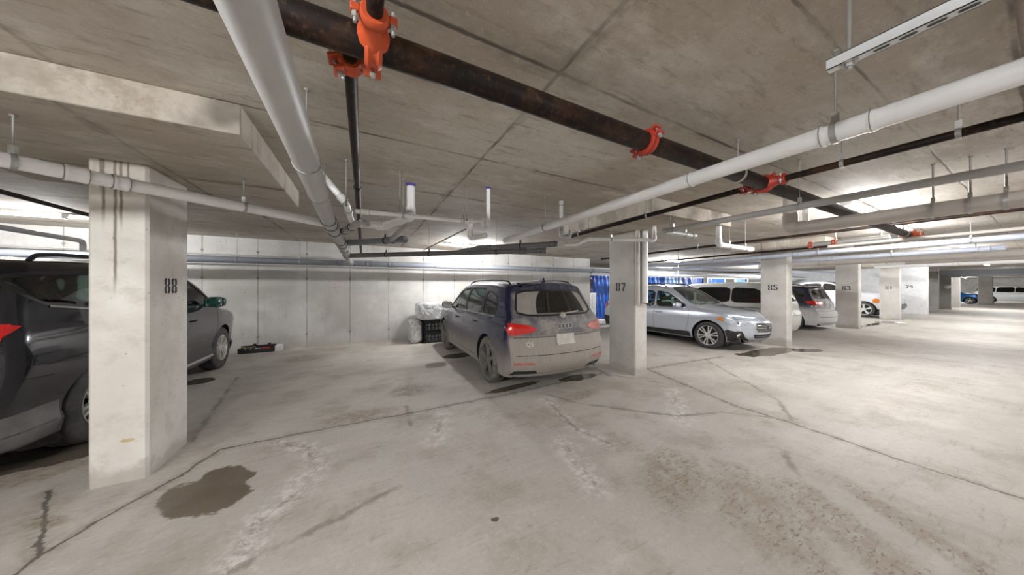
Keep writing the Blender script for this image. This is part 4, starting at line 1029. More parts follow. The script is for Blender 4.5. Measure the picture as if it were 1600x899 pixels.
# ---------------------------------------------------------------- dusty dark blue SUV in the middle
def build_blue():
    P = dict(L=4.66, W=1.88, zb=.24, top=[(-1.98,1.575),(-1.6,1.615),(-.9,1.64),(-.2,1.64),(.25,1.605),(.42,1.565),(1.05,1.15),(1.16,1.085),(1.7,1.03),(2.05,.95),(2.18,.86)],
        rear=[(.24,-2.20),(.34,-2.29),(.46,-2.345),(.62,-2.35),(.70,-2.325),(.74,-2.30),(.95,-2.285),(1.04,-2.27),(1.10,-2.235),(1.16,-2.19),(1.50,-1.99),(1.575,-1.955)],
        front=[(.24,2.18),(.34,2.28),(.6,2.32),(.78,2.28),(.86,2.2)], prof=PROF, plan=[(-2.35,.93),(-1.95,.975),(-1.3,1.0),(1.2,1.0),(1.8,.975),(2.33,.88)], br=.13, rr=.14, re=.07, gr=.30)
    m = cm(paint=paint('dusty_navy_paint', (.006,.010,.048), DUST, .97, rear=-2.33, coat=.9, rough=.25, metal=.3, dl=(.40,1.04)), rim=simple('dusty_alloy', (.15,.14,.13), .6, .3, var=.2), tyre=simple('muddy_tyre', (.13,.12,.105), .85, var=.4, scale=14))
    c = Car('sport_utility_car', 'dark blue SUV with dust-caked tail, parked nose-in left of pillar 87', 'car', P, m)
    R = .375; ra, fa = -1.41, 1.42
    c.arches(R, (ra, fa))
    c.windows(sides=[[(1.0,1.10),(.42,1.475),(.05,1.52),(-.06,1.525),(-.03,1.09)], [(-.11,1.09),(-.14,1.53),(-.90,1.525),(-.98,1.485),(-.99,1.10)], [(-1.06,1.105),(-1.06,1.475),(-1.28,1.465),(-1.50,1.395),(-1.60,1.27),(-1.58,1.12)]],
        wind=[(1.06,-.70),(1.10,-.4),(1.12,0),(1.10,.4),(1.06,.70),(.42,.60),(.40,0),(.42,-.60)], rear=[(-.71,1.14),(.71,1.14),(.60,1.50),(-.60,1.50)],
        rearglass=glass('dusty_rear_glass', (.05,.06,.06), dirt=((.27,.25,.225), (-.06, 1.16, .46))), glass=MID_GLASS)
    c.finish_body(); c.wells(); c.cabin(-1.6, 1.0, 1.06, seats=((.1,(-.38,.38)),(-.85,(-.42,.0,.42))), sw=.48)
    for sx in (ra, fa):
        for sd in (-1, 1): c.wheel(sx, sd, R, .265, spokes=5, style='s', yo=.925)
    # lamps
    tl = [(.47,.94),(.56,.895),(.78,.86),(.85,.87),(.85,1.03),(.78,1.03),(.58,1.00),(.49,.965)]
    c.drape('tail_lamp', RED, [('B', tl), ('L', [(-2.21,.87),(-2.10,.89),(-2.07,.95),(-2.10,1.03),(-2.21,1.04)])], off=.014, res=.03, skirt=.02, label='glossy red tail lamp')
    c.drape('tail_lamp', DIRTY_RED, [('B', mirror_poly(tl)), ('R', [(-2.21,.87),(-2.10,.89),(-2.07,.95),(-2.10,1.03),(-2.21,1.04)])], off=.008)
    dirty = simple('dust_crust', (.30,.28,.25), .85, var=.15); seam = c.m['seam']
    c.ribbon('tailgate_seam', seam, [('B', [(-.84,.83),(.84,.83)]), ('B', [(-.78,.58),(.78,.58)])], w=.009)
    for s_ in (-1, 1): c.drape('reflector', DIRTY_RED, [('B', [(s_*.50,.445),(s_*.82,.445),(s_*.82,.485),(s_*.55,.48)])], off=.004)
    c.drape('number_plate', simple('dusty_plate', (.42,.40,.36), .7, var=.12, scale=10), [('B', [(-.16,.70),(.16,.70),(.16,.86),(-.16,.86)])], off=.016, skirt=.02)
    c.drape('exhaust_trim', c.m['dark'], [('B', [(.44,.30),(.84,.295),(.80,.36),(.50,.36)]), ('B', [(-.44,.30),(-.84,.295),(-.80,.36),(-.50,.36)])], off=.003, split=True)
    c.ring('exhaust_frame', c.m['chrome'], [('B', [(s_*.44,.30),(s_*.84,.295),(s_*.80,.36),(s_*.50,.36)], .004, .012) for s_ in (-1, 1)])
    c.ribbon('diffuser_strip', simple('dull_silver', (.40,.38,.36), .5, .4), [('B', [(-.86,.275),(-.4,.285),(.4,.285),(.86,.275)])], w=.02, off=.006)
    # marks: rings, letters
    b = MB()
    for k in range(4):
        p, n = c.hit('B', -.10+k*.066, .975, .007); b.lathe(p, (1,0,0), [(-.004,.036),(-.004,.044),(.004,.044),(.004,.036)], 24, closed=True)
    b.build('ring_badge', simple('dusty_chrome', (.50,.48,.45), .35, .6), c.root)
    p, n = c.hit('B', .58, .73, .010); text_mesh('model_badge', 'Q5', .09, simple('dusty_letters', (.55,.53,.50), .5, .4), c.root, p, nrot(n))
    p, n = c.hit('B', -.70, 1.0, .010); text_mesh('model_badge', 'quattro', .045, c.m['chrome'], c.root, p, nrot(n))
    # wiper, spoiler, antenna
    b = MB(); p0 = c.hit('B', .0, 1.135, .03)[0]; p1 = c.hit('B', -.34, 1.17, .02)[0]; b.tube([p0, p1], .011, 8); b.lathe(c.hit('B', .0, 1.125, 0)[0], (-1,0,.3), [(0,.05),(.03,.045),(.045,.02),(.046,.001)], 16); b.build('rear_wiper', dirty, c.root)
    b = MB(); pt = c.hit('T', -1.62, 0)[0]; vs = [(pt.x-.10,0,pt.z-.01),(pt.x+.10,.02,pt.z-.01),(pt.x+.10,-.02,pt.z-.01),(pt.x-.11,.028,pt.z-.01),(pt.x-.11,-.028,pt.z-.01),(pt.x-.08,.006,pt.z+.065),(pt.x-.08,-.006,pt.z+.065),(pt.x-.10,0,pt.z+.065)]
    b.add(vs, [(1,2,6,5),(1,5,3),(2,4,6),(3,5,7),(4,7,6),(5,6,7),(3,7,4)]); b.build('antenna_fin', simple('navy_gloss', (.01,.015,.05), .2), c.root, smooth=False)
    c.drape('roof_spoiler', m['paint'], [('T', [(-1.86,-.50),(-1.92,-.3),(-1.94,0),(-1.92,.3),(-1.86,.50),(-1.68,.50),(-1.68,-.50)])], off=.014, skirt=.025)
    common_side(c, [[(-.085,1.07),(-.10,.8),(-.10,.36)], [(1.05,1.05),(1.05,.75),(.92,.42),(.9,.36)], [(-1.02,1.09),(-1.05,.92)], [(.9,.35),(-.85,.35)]], [(.25,.93), (-.80,.95)])
    for pr in 'LR': c.mirror(pr, .80, 1.10, mat=simple('gloss_black_mirror', (.015,.015,.018), .25)); c.rail(pr, -1.65, .30, .60, c.m['dark'])
    c.ring('window_bright_trim', c.m['chrome'], [(pr, [(1.02,1.075),(1.02,1.085),(-1.60,1.10),(-1.60,1.09)], .002, .004) for pr in 'LR'], off=.006)
    hl = [(1.0-.08,.72),(.62,.70),(.60,.80),(.85,.86)]
    c.drape('head_lamp', CLEAR, [('F', hl), ('F', mirror_poly(hl))], off=.006); c.drape('grille', c.m['dark'], [('F', [(-.45,.45),(.45,.45),(.5,.78),(-.5,.78)])], off=.004)
    return c
blue = build_blue(); blue.place(2.72, 5.72, PI/2-.012)
# ---------------------------------------------------------------- near dark SUV at left
def build_left():
    P = dict(L=5.10, W=2.0, zb=.27, top=[(-2.2,1.76),(-1.9,1.79),(-1.0,1.825),(-.2,1.82),(.35,1.77),(.62,1.71),(1.30,1.26),(1.42,1.18),(1.9,1.11),(2.25,1.02),(2.38,.93)],
        rear=[(.27,-2.44),(.38,-2.50),(.62,-2.52),(.75,-2.50),(.85,-2.47),(1.1,-2.45),(1.27,-2.40),(1.68,-2.22),(1.76,-2.16)],
        front=[(.27,2.38),(.4,2.48),(.7,2.50),(.85,2.45),(.93,2.38)], prof=[(.2,.92),(.32,.965),(.42,.985),(.48,.955),(.6,.965),(.8,.995),(.95,1.0),(1.12,.985),(1.22,.955),(1.30,.93),(1.56,.865),(1.83,.78)],
        plan=[(-2.52,.90),(-2.1,.965),(-1.5,1.0),(1.2,1.0),(1.9,.97),(2.5,.86)], br=.15, rr=.2, re=.08)
    m = cm(paint=paint('dusty_charcoal_paint', (.012,.012,.018), (.15,.145,.14), .55, rear_w=.3, coat=1.0, rough=.2, metal=.5, dl=(.35,.98)), rim=simple('bright_alloy', (.62,.61,.58), .3, .6, var=.1))
    c = Car('sport_utility_car', 'dark charcoal SUV at the left edge, partly hidden by pillar 88', 'car', P, m)
    R = .395; ra, fa = -1.40, 1.49
    c.arches(R, (ra, fa), gap=.05)
    c.windows(sides=[[(1.20,1.25),(.62,1.61),(.20,1.665),(.12,1.26)], [(.05,1.26),(.12,1.67),(-.85,1.685),(-.92,1.29)], [(-1.02,1.30),(-1.0,1.69),(-1.45,1.69),(-1.92,1.665),(-2.06,1.62),(-2.02,1.50),(-1.88,1.41)]],
        wind=[(1.30,-.78),(1.36,0),(1.30,.78),(.62,.68),(.60,0),(.62,-.68)], rear=[(-.74,1.2),(.74,1.2),(.64,1.58),(-.64,1.58)], glass=GREEN_GLASS, rearglass=GREEN_GLASS)
    c.finish_body(); c.wells(); c.cabin(-2.2, 1.3, 1.18, seats=((.3,(-.42,.42)),(-.65,(-.42,.42)),(-1.55,(-.3,.3))))
    for sx in (ra, fa):
        for sd in (-1, 1): c.wheel(sx, sd, R, .235, w=.255, spokes=6, style='d', yo=.965)
    for pr in 'LR':
        c.drape('tail_lamp', RED, [(pr, [(-2.40,1.05),(-2.35,1.08),(-2.22,1.16),(-2.12,1.238),(-2.20,1.262),(-2.35,1.27),(-2.40,1.27)]), ('B', [((1 if pr == 'L' else -1)*a, b) for a, b in [(.60,1.06),(.88,1.04),(.88,1.26),(.66,1.25)]])], off=.012, res=.03, skirt=.02)
        c.ribbon('window_bright_trim', c.m['chrome'], [(pr, [(1.15,1.225),(.1,1.235),(-1.0,1.275),(-1.86,1.385)])], w=.018, off=.007)
        c.ribbon('fuel_flap_seam', c.m['seam'], [(pr, [(-1.98,1.12),(-1.96,.92),(-1.88,.86),(-1.2,.93)])], w=.007) if False else None
        c.rail(pr, -1.75, .55, .72, c.m['dark'], r=.018, h=.06)
        # pale scuffed bumper edge ahead of the wheel arch
        c.mirror(pr, .78, 1.24, mat=simple('dark_green_mirror', (.01,.06,.05), .12), size=(.15,.15,.09))
    # running boards
    for sd in (-1, 1):
        b = MB(); b.box((-.95, sd*.93-.07, .33), (1.02, sd*.93+.07, .375)); b.build('running_board', simple('silver_step', (.45,.44,.42), .45, .5), c.root, bevel=.015)
        b = MB(); b.box((-.93, sd*.80-.08, .28), (1.0, sd*.80+.08, .33)); b.build('step_bracket', c.m['dark'], c.root, smooth=False)
    common_side(c, [[(.09,1.19),(.07,.8),(.05,.50),(-.02,.42)], [(1.20,1.18),(1.18,.8),(1.08,.45)], [(-.97,1.19),(-.98,1.0),(-1.0,.92)], [(-2.44,.83),(-2.2,.82),(-1.95,.80)], [(-2.15,1.12),(-2.10,.95),(-2.0,.90),(-1.6,.93),(-1.15,1.02)]], [(.35,1.02), (-.65,1.04)])
    c.drape('lower_cladding', simple('grey_lower_cladding', (.13,.125,.12), .6, var=.3), [(pr, [(-2.34,.29),(-1.90,.29),(-1.875,.40),(-1.86,.56),(-1.98,.56),(-2.34,.54)]) for pr in 'LR'], off=.006, split=True)
    b = MB()
    for pr in 'LR':
        pass
    hl = [(.98,.86),(.62,.84),(.60,.98),(.85,1.02)]
    c.drape('head_lamp', CLEAR, [('F', hl), ('F', mirror_poly(hl))], off=.006); c.drape('grille', c.m['dark'], [('F', [(-.45,.50),(.45,.50),(.5,.82),(-.5,.82)])], off=.004)
    return c
left = build_left(); left.place(-1.50*H-1.0-.03, 4.83*H-1.53, PI/2+.008)
# ---------------------------------------------------------------- silver wagon
def build_silver():
    P = dict(L=4.82, W=1.86, zb=.24, top=[(-2.08,1.55),(-1.7,1.62),(-.9,1.67),(-.2,1.665),(.15,1.62),(.30,1.575),(.98,1.13),(1.12,1.065),(1.6,1.01),(1.98,.94),(2.16,.84),(2.20,.80)],
        rear=[(.24,-2.30),(.4,-2.38),(.66,-2.40),(.78,-2.35),(1.0,-2.33),(1.1,-2.28),(1.45,-2.08),(1.52,-2.02)],
        front=[(.24,2.20),(.32,2.31),(.46,2.37),(.62,2.38),(.74,2.33),(.80,2.25)], prof=[(.18,.90),(.26,.955),(.45,.985),(.62,.99),(.80,1.0),(.93,.985),(1.0,.955),(1.05,.925),(1.3,.85),(1.6,.75)],
        plan=[(-2.4,.90),(-2.0,.96),(-1.3,1.0),(1.1,1.0),(1.7,.97),(2.38,.86)], bf=.30, rf=.2, br=.16, re=.07)
    m = cm(paint=paint('silver_blue_paint', (.50,.535,.61), coat=.9, rough=.28, metal=.55), rim=simple('polished_alloy', (.72,.72,.72), .25, .8, var=.05), tyre=simple('clean_tyre', (.035,.035,.036), .75))
    c = Car('estate_car', 'silver estate car with black lower cladding facing out between pillars 87 and 85', 'car', P, m)
    R = .355; ra, fa = -1.28, 1.46
    c.arches(R, (ra, fa), gap=.045)
    c.windows(sides=[[(.93,1.06),(.30,1.43),(.05,1.475),(-.06,1.485),(-.02,1.04)], [(-.12,1.04),(-.15,1.49),(-.95,1.485),(-1.05,1.06)], [(-1.12,1.065),(-1.05,1.48),(-1.55,1.45),(-1.85,1.32),(-1.80,1.10)]],
        wind=[(.97,-.70),(1.03,-.35),(1.05,0),(1.03,.35),(.97,.70),(.30,.58),(.27,0),(.30,-.58)], rear=[(-.68,1.1),(.68,1.1),(.56,1.44),(-.56,1.44)], glass=GREEN_GLASS)
    c.finish_body(); c.wells(); c.cabin(-1.9, 1.0, 1.02, seats=((.05,(-.38,.38)),(-.85,(-.42,.0,.42))), sw=.48)
    for sx in (ra, fa):
        for sd in (-1, 1): c.wheel(sx, sd, R, .245, spokes=6, style='d', yo=.915)
    for pr in 'LR':
        cl = [(-2.36,.27),(-2.30,.62),(-1.72,.56),(-1.70,.27)]
        c.drape('lower_cladding', c.m['dark'], [(pr, [(-.84,.26),(1.02,.26),(1.02,.32),(.98,.40),(-.80,.37)]), (pr, cl)], off=.010, split=True)
        sd = 1 if pr == 'L' else -1
        c.drape('front_cladding', c.m['dark'], [(pr, [(1.86,.27),(2.10,.27),(2.14,.33),(2.08,.50),(1.90,.56),(1.84,.52),(1.88,.36)]),
               ('F', [(sd*.44,.29),(sd*.84,.29),(sd*.84,.46),(sd*.74,.53),(sd*.62,.52),(sd*.56,.38)])], off=.010)
        # fog lamp
        p, n = c.hit('F', sd*.67, .41, .012); b = MB(); b.lathe(p-n*.01, n, [(0,.075),(.018,.075),(.022,.062),(.010,.055),(.016,.03),(.018,.001)], 24); b.build('fog_lamp', m['chrome'], c.root)
        # swept head lamp wrapping the corner
        hl = [(1.70,.80),(1.84,.76),(2.02,.68),(2.15,.66),(2.22,.69),(2.2,.76),(2.0,.81),(1.80,.845)]
        hf = [(sd*.42,.665),(sd*.62,.65),(sd*.80,.66),(sd*.90,.70),(sd*.90,.79),(sd*.70,.765),(sd*.46,.735)]
        h = c.drape('head_lamp', CLEAR, [(pr, hl), ('F', hf)], off=.010)
        c.drape('indicator', AMBER, [(pr, [(1.66,.81),(1.76,.775),(1.84,.765),(1.80,.84),(1.72,.845)])], off=.013, parent=h, label='amber corner lens')
        p, n = c.hit('F', sd*.70, .71, .014); b = MB(); b.lathe(p, n, [(0,.038),(.004,.036),(.006,.001)], 20); b.build('lamp_projector', simple('lamp_inner', (.25,.26,.28), .15, .6), h)
        c.mirror(pr, .72, 1.05, size=(.14,.15,.075)); c.rail(pr, -1.75, .12, .585, c.m['dark'], r=.02, h=.05)
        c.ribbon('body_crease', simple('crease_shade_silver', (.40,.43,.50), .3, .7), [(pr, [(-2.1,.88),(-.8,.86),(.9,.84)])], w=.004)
        c.drape('tail_lamp', RED, [(pr, [(-2.30,.84),(-2.02,.88),(-1.95,1.0),(-2.06,1.06),(-2.26,1.04)]), ('B', [(sd*.5,.88),(sd*.92,.84),(sd*.9,1.06),(sd*.6,1.02)])], off=.008)
        c.ring('window_bright_trim', m['chrome'], [(pr, [(.92,1.035),(.92,1.04),(-1.75,1.055),(-1.75,1.05)], .001, .003)], off=.006)
    g = c.drape('grille', c.m['dark'], [('F', [(-.36,.50),(.36,.50),(.40,.60),(.36,.715),(-.36,.715),(-.40,.60)])], off=.006)
    c.ring('grille_frame', m['chrome'], [('F', [(-.36,.50),(.36,.50),(.40,.60),(.36,.715),(-.36,.715),(-.40,.60)], .006, .012)], off=.014)
    c.ribbon('grille_bar', m['chrome'], [('F', [(-.36,z),(.36,z)]) for z in (.545,.575,.645,.675)], w=.008, off=.012); c.ribbon('grille_wing', m['chrome'], [('F', [(-.38,.61),(.38,.61)])], w=.022, off=.014)
    p, n = c.hit('F', 0, .61, .018); b = MB(); b.lathe(p, n, [(0,.001),(.004,.03),(.003,.055),(0,.06)], 24); o = b.build('oval_badge', simple('badge_dark', (.08,.09,.12), .2, .5), c.root)
    b = MB()
    for (dy, dz, r) in ((.028,.012,.012),(-.005,.018,.006),(-.022,.010,.006),(-.030,-.006,.006),(-.008,-.016,.006),(.014,-.014,.006)): b.lathe(p+n*.004+Vector((0,dy,dz)), n, [(0,r),(.003,r*.7),(.004,.001)], 8)
    b.build('badge_star', m['chrome'], o)
    c.drape('lower_grille', c.m['dark'], [('F', [(-.38,.36),(.38,.36),(.42,.42),(.42,.45),(-.42,.45),(-.42,.42)])], off=.006)
    c.ribbon('lower_grille_bar', m['chrome'], [('F', [(-.38,.405),(.38,.405)])], w=.006, off=.010)
    common_side(c, [[(-.07,1.03),(-.09,.7),(-.09,.33)], [(.98,1.0),(.98,.75),(.92,.50),(.90,.33)], [(-1.08,1.04),(-1.02,.8),(-.9,.62)]], [(.10,.87), (-.82,.89)])
    c.ribbon('bonnet_seam', c.m['seam'], [('T', [(1.05,-.80),(1.6,-.76),(2.0,-.66)]), ('T', [(1.05,.80),(1.6,.76),(2.0,.66)])], w=.007)
    b = MB(); p0 = c.hit('T', 1.06, -.5, .02)[0]; p1 = c.hit('T', .95, .05, .02)[0]; b.tube([p0, p1], .009, 8); p0 = c.hit('T', 1.08, .05, .02)[0]; p1 = c.hit('T', .96, .6, .02)[0]; b.tube([p0, p1], .009, 8); b.build('wiper', c.m['dark'], c.root)
    return c
silver = build_silver(); silver.place(5.12*H+.92, 2.72*H+1.46, -PI/2, z=-.05)
# ---------------------------------------------------------------- generic bodies for the vehicles further back
def build_generic(name, label, cat, pm, P, ra, fa, R, sides, wind, rearw, gl=DARK_GLASS, lod=1, tails=None, heads=None, rails=False, extra=None, spokes=5, rim=None):
    m = cm(paint=pm); 
    if rim: m['rim'] = rim
    c = Car(name, label, cat, P, m, lod); c.arches(R, (ra, fa)); c.windows(sides=sides, wind=wind, rear=rearw, cutout=False, glass=gl)
    c.finish_body(); c.wells()
    for sx in (ra, fa):
        for sd in (-1, 1): c.wheel(sx, sd, R, R*.68, spokes=spokes, style='s', yo=P['W']/2-.02)
    for pr in 'LR':
        sd = 1 if pr == 'L' else -1
        if tails: c.drape('tail_lamp', RED, [(pr, tails[0]), ('B', [(sd*a, b) for a, b in tails[1]])], off=.008)
        if heads: c.drape('head_lamp', CLEAR, [(pr, heads[0]), ('F', [(sd*a, b) for a, b in heads[1]])], off=.008)
        if rails: c.rail(pr, P['top'][0][0]+.3, .3, .6, c.m['dark'])
        c.mirror(pr, fa-.72, P.get('belt', 1.05), size=(.13,.14,.08))
    c.drape('grille', c.m['dark'], [('F', [(-.42,.45),(.42,.45),(.46,.70),(-.46,.70)])], off=.004)
    if extra: extra(c)
    return c
# white minivan
VP = dict(L=5.15, W=2.0, zb=.22, belt=1.05, top=[(-2.30,1.66),(-1.9,1.715),(-.9,1.74),(.1,1.72),(.55,1.64),(1.40,1.18),(1.58,1.09),(2.1,1.0),(2.34,.88)],
    rear=[(.22,-2.48),(.4,-2.55),(.7,-2.57),(.85,-2.52),(1.1,-2.48),(1.6,-2.32),(1.66,-2.28)], front=[(.22,2.38),(.4,2.50),(.65,2.55),(.88,2.42)], prof=PROF[:-2]+[(1.55,.79),(1.8,.72)],
    plan=[(-2.57,.90),(-2.2,.96),(-1.5,1.0),(1.3,1.0),(2.0,.96),(2.55,.84)], br=.14, bf=.3)
vanp = paint('pearl_white_van_paint', (.56,.55,.52), coat=.8, rough=.35, metal=.15)
def van_extra(c):
    common_side(c, [[(-.02,1.05),(-.02,.35)], [(1.15,1.05),(1.15,.40)], [(-1.30,1.05),(-1.25,.6)]], [(.25,.95), (-.15,.97)])
    c.ribbon('slide_rail', c.m['seam'], [(pr, [(-2.25,.92),(-.9,.93)]) for pr in 'LR'], w=.02)
    c.drape('number_plate', simple('white_plate', (.6,.6,.58), .5), [('B', [(-.16,.72),(.16,.72),(.16,.88),(-.16,.88)])], off=.01)
van = build_generic('minivan', 'pearl white minivan behind the silver estate car, tail showing right of pillar 85', 'car', vanp, VP, -1.55, 1.45, .36,
    [[(1.30,1.10),(.55,1.53),(.15,1.57),(.05,1.08)], [(-.05,1.08),(-.02,1.575),(-1.10,1.575),(-1.12,1.09)], [(-1.20,1.09),(-1.18,1.57),(-1.85,1.53),(-2.20,1.20),(-2.15,1.11)]],
    [(1.36,-.78),(1.45,0),(1.36,.78),(.58,.64),(.55,0),(.58,-.64)], [(-.74,1.15),(.74,1.15),(.62,1.56),(-.62,1.56)], tails=([(-2.44,.86),(-2.38,.88),(-2.34,1.18),(-2.40,1.20)], [(.70,.90),(.90,.86),(.90,1.20),(.78,1.18)]), extra=van_extra, lod=0)
van.place(7.75*H, 2.42*H+2.57, PI/2, z=-.03)
# black crossover
BP = dict(L=4.6, W=1.86, zb=.24, belt=1.08, top=[(-1.98,1.60),(-1.6,1.65),(-.8,1.69),(0,1.68),(.4,1.61),(1.12,1.17),(1.28,1.09),(1.8,1.02),(2.1,.90)],
    rear=[(.24,-2.20),(.4,-2.29),(.66,-2.30),(.80,-2.22),(1.0,-2.20),(1.14,-2.14),(1.5,-1.98),(1.60,-1.95)], front=[(.24,2.14),(.4,2.26),(.7,2.28),(.9,2.15)], prof=PROF,
    plan=[(-2.3,.90),(-1.9,.965),(-1.3,1.0),(1.2,1.0),(1.8,.97),(2.3,.85)], br=.15)
bk = paint('black_crossover_paint', (.012,.013,.028), (.50,.49,.48), .97, rear=-2.30, coat=1.0, rough=.2, metal=.3)
# only the tail of this one is dusty
def bk_extra(c):
    c.drape('number_plate', simple('grimy_plate', (.45,.45,.44), .6), [('B', [(-.16,.80),(.16,.80),(.16,.94),(-.16,.94)])], off=.01)
    c.ribbon('tailgate_seam', c.m['seam'], [('B', [(-.85,.76),(.85,.76)]), ('B', [(-.80,.54),(.80,.54)])], w=.012)
    c.drape('silver_bumper_insert', simple('silver_insert', (.45,.45,.45), .4, .4), [('B', [(-.6,.28),(.6,.28),(.55,.36),(-.55,.36)])], off=.006)
    common_side(c, [[(-.07,1.06),(-.07,.36)], [(1.0,1.06),(1.0,.40)], [(-1.02,1.06),(-1.0,.8)]], [(.20,.95), (-.75,.97)])
    b = MB(); pt = c.hit('T', -1.5, 0)[0]; b.add([(pt.x-.10,.02,pt.z),(pt.x+.10,0,pt.z),(pt.x-.10,-.02,pt.z),(pt.x-.09,0,pt.z+.06)], [(0,1,3),(1,2,3),(2,0,3)]); b.build('antenna_fin', c.m['dark'], c.root)
blk = build_generic('crossover_car', 'black crossover with dust-greyed tail sticking out between pillars 85 and 83', 'car', bk, BP, -1.35, 1.35, .36,
    [[(1.05,1.12),(.40,1.51),(.0,1.56),(-.04,1.10)], [(-.11,1.10),(-.09,1.565),(-.90,1.55),(-.98,1.12)], [(-1.05,1.13),(-1.02,1.54),(-1.40,1.50),(-1.72,1.36),(-1.66,1.20)]],
    [(1.12,-.7),(1.2,0),(1.12,.7),(.45,.6),(.42,0),(.45,-.6)], [(-.70,1.2),(.70,1.2),(.58,1.53),(-.58,1.53)], tails=([(-2.20,1.0),(-1.85,1.02),(-1.72,1.10),(-1.9,1.13),(-2.16,1.13)], [(.40,1.02),(.92,.96),(.92,1.13),(.6,1.10)]), rails=True, extra=bk_extra, lod=0)
blk.place(9.80*H, 2.40*H+2.3, PI/2, z=-.06)
# white pickup
KP = dict(L=5.4, W=1.96, zb=.42, belt=1.3, top=[(-2.6,1.28),(-.95,1.29),(-.88,1.33),(-.74,1.76),(-.5,1.83),(.2,1.85),(.5,1.80),(1.15,1.38),(1.28,1.31),(2.3,1.24),(2.72,1.14)],
    rear=[(.42,-2.62),(.6,-2.66),(1.28,-2.62)], front=[(.42,2.77),(.6,2.86),(.8,2.84),(1.12,2.76)], prof=[(.4,.93),(.55,.985),(.8,1.0),(1.1,.99),(1.25,.97),(1.32,.93),(1.6,.85),(1.9,.76)],
    plan=[(-2.7,.97),(-1.9,1.0),(1.5,1.0),(2.4,.99),(2.87,.92)], bf=.12, rf=.14, br=.03, gf=.12, gr=.1)
def pk_extra(c):
    c.drape('front_bumper', simple('grey_bumper', (.16,.16,.17), .5), [('F', [(-.95,.45),(.95,.45),(.95,.66),(-.95,.66)]), ('L', [(2.3,.45),(2.8,.45),(2.8,.66),(2.3,.66)]), ('R', [(2.3,.45),(2.8,.45),(2.8,.66),(2.3,.66)])], off=.03, skirt=.05)
    for sd in (-1, 1):
        c.drape('indicator', AMBER, [('L' if sd > 0 else 'R', [(2.02,.76),(2.10,.74),(2.20,.74),(2.26,.78),(2.26,.90),(2.20,.95),(2.10,.95),(2.02,.90)])], off=.014, label='round amber side marker')
pk = build_generic('pickup_truck', 'white pickup with amber side marker, seen on both sides of pillar 81', 'car', paint('white_pickup_paint', (.62,.63,.66), coat=.7, rough=.35, metal=.05), KP, -1.65, 1.72, .39,
    [[(1.0,1.38),(.55,1.70),(.25,1.735),(.2,1.36)], [(.12,1.36),(.14,1.74),(-.60,1.72),(-.68,1.37)]],
    [(1.12,-.72),(1.18,0),(1.12,.72),(.55,.64),(.52,0),(.55,-.64)], [(-.6,1.42),(.6,1.42),(.5,1.70),(-.5,1.70)], heads=([(2.68,.84),(2.78,.84),(2.78,1.0),(2.68,1.0)], [(.45,.84),(.78,.84),(.78,1.0),(.45,1.0)]), extra=pk_extra, rim=simple('white_steel_wheel', (.6,.6,.6), .4), lod=1)
pk.place(15.42*H, 2.99*H+1.72, -PI/2, z=.03)
# small hatchback shape reused with other paint
SP = dict(L=4.3, W=1.78, zb=.2, belt=.98, top=[(-1.95,1.36),(-1.5,1.43),(-.8,1.47),(-.1,1.46),(.25,1.40),(.95,1.04),(1.08,.98),(1.7,.90),(1.98,.78)],
    rear=[(.2,-2.05),(.4,-2.12),(.66,-2.13),(.9,-2.08),(1.3,-1.96),(1.36,-1.93)], front=[(.2,2.02),(.35,2.12),(.6,2.14),(.78,2.02)], prof=[(.18,.90),(.26,.955),(.45,.99),(.62,1.0),(.80,.99),(.92,.965),(.98,.93),(1.2,.85),(1.5,.74)],
    plan=[(-2.1,.88),(-1.7,.96),(-1.2,1.0),(1.1,1.0),(1.7,.95),(2.14,.82)], br=.2, bf=.3)
def small(name, label, pm, lod=2):
    return build_generic(name, label, 'car', pm, SP, -1.25, 1.28, .32,
        [[(.88,1.02),(.28,1.32),(.0,1.36),(-.04,.99)], [(-.11,.99),(-.10,1.365),(-.85,1.34),(-1.10,1.22),(-1.2,1.02)]],
        [(.93,-.66),(1.0,0),(.93,.66),(.26,.56),(.24,0),(.26,-.56)], [(-.66,.98),(.66,.98),(.55,1.28),(-.55,1.28)], tails=([(-2.05,.78),(-1.85,.8),(-1.85,.95),(-2.0,.95)], [(.55,.80),(.86,.78),(.86,.95),(.6,.95)]),
        heads=([(1.65,.72),(1.95,.60),(2.05,.64),(1.8,.78)], [(.45,.58),(.82,.60),(.82,.74),(.5,.70)]), lod=lod)
s2 = small('small_car', 'bright blue small car far away between the brown pillars', paint('bright_blue_paint', (.01,.14,.42), coat=.9, rough=.25, metal=.3), 1); s2.place(33.0*H, 1.9*H+2.1, -PI/2)
s3 = small('small_car', 'pale silver car roof visible behind the bright blue car', paint('pale_silver_paint', (.5,.52,.55), coat=.8, rough=.3, metal=.5)); s3.place(34.55*H, 3.2*H+2.1, -PI/2)
wp = build_generic('crossover_car', 'white SUV seen from the side at the far right edge', 'car', paint('white_suv_paint', (.62,.63,.62), coat=.8, rough=.3, metal=.05), BP, -1.35, 1.35, .36,
    [[(1.05,1.12),(.40,1.51),(.0,1.56),(-.04,1.10)], [(-.11,1.10),(-.09,1.565),(-.90,1.55),(-.98,1.12)], [(-1.05,1.13),(-1.02,1.54),(-1.40,1.50),(-1.72,1.36),(-1.66,1.20)]],
    [(1.12,-.7),(1.2,0),(1.12,.7),(.45,.6),(.42,0),(.45,-.6)], [(-.70,1.2),(.70,1.2),(.58,1.53),(-.58,1.53)], heads=([(1.9,.80),(2.15,.72),(2.2,.78),(1.95,.88)], [(.5,.70),(.88,.70),(.88,.84),(.5,.80)]), lod=1)
wp.place(36.0*H, .50*H+1.0, -PI/2-.0)
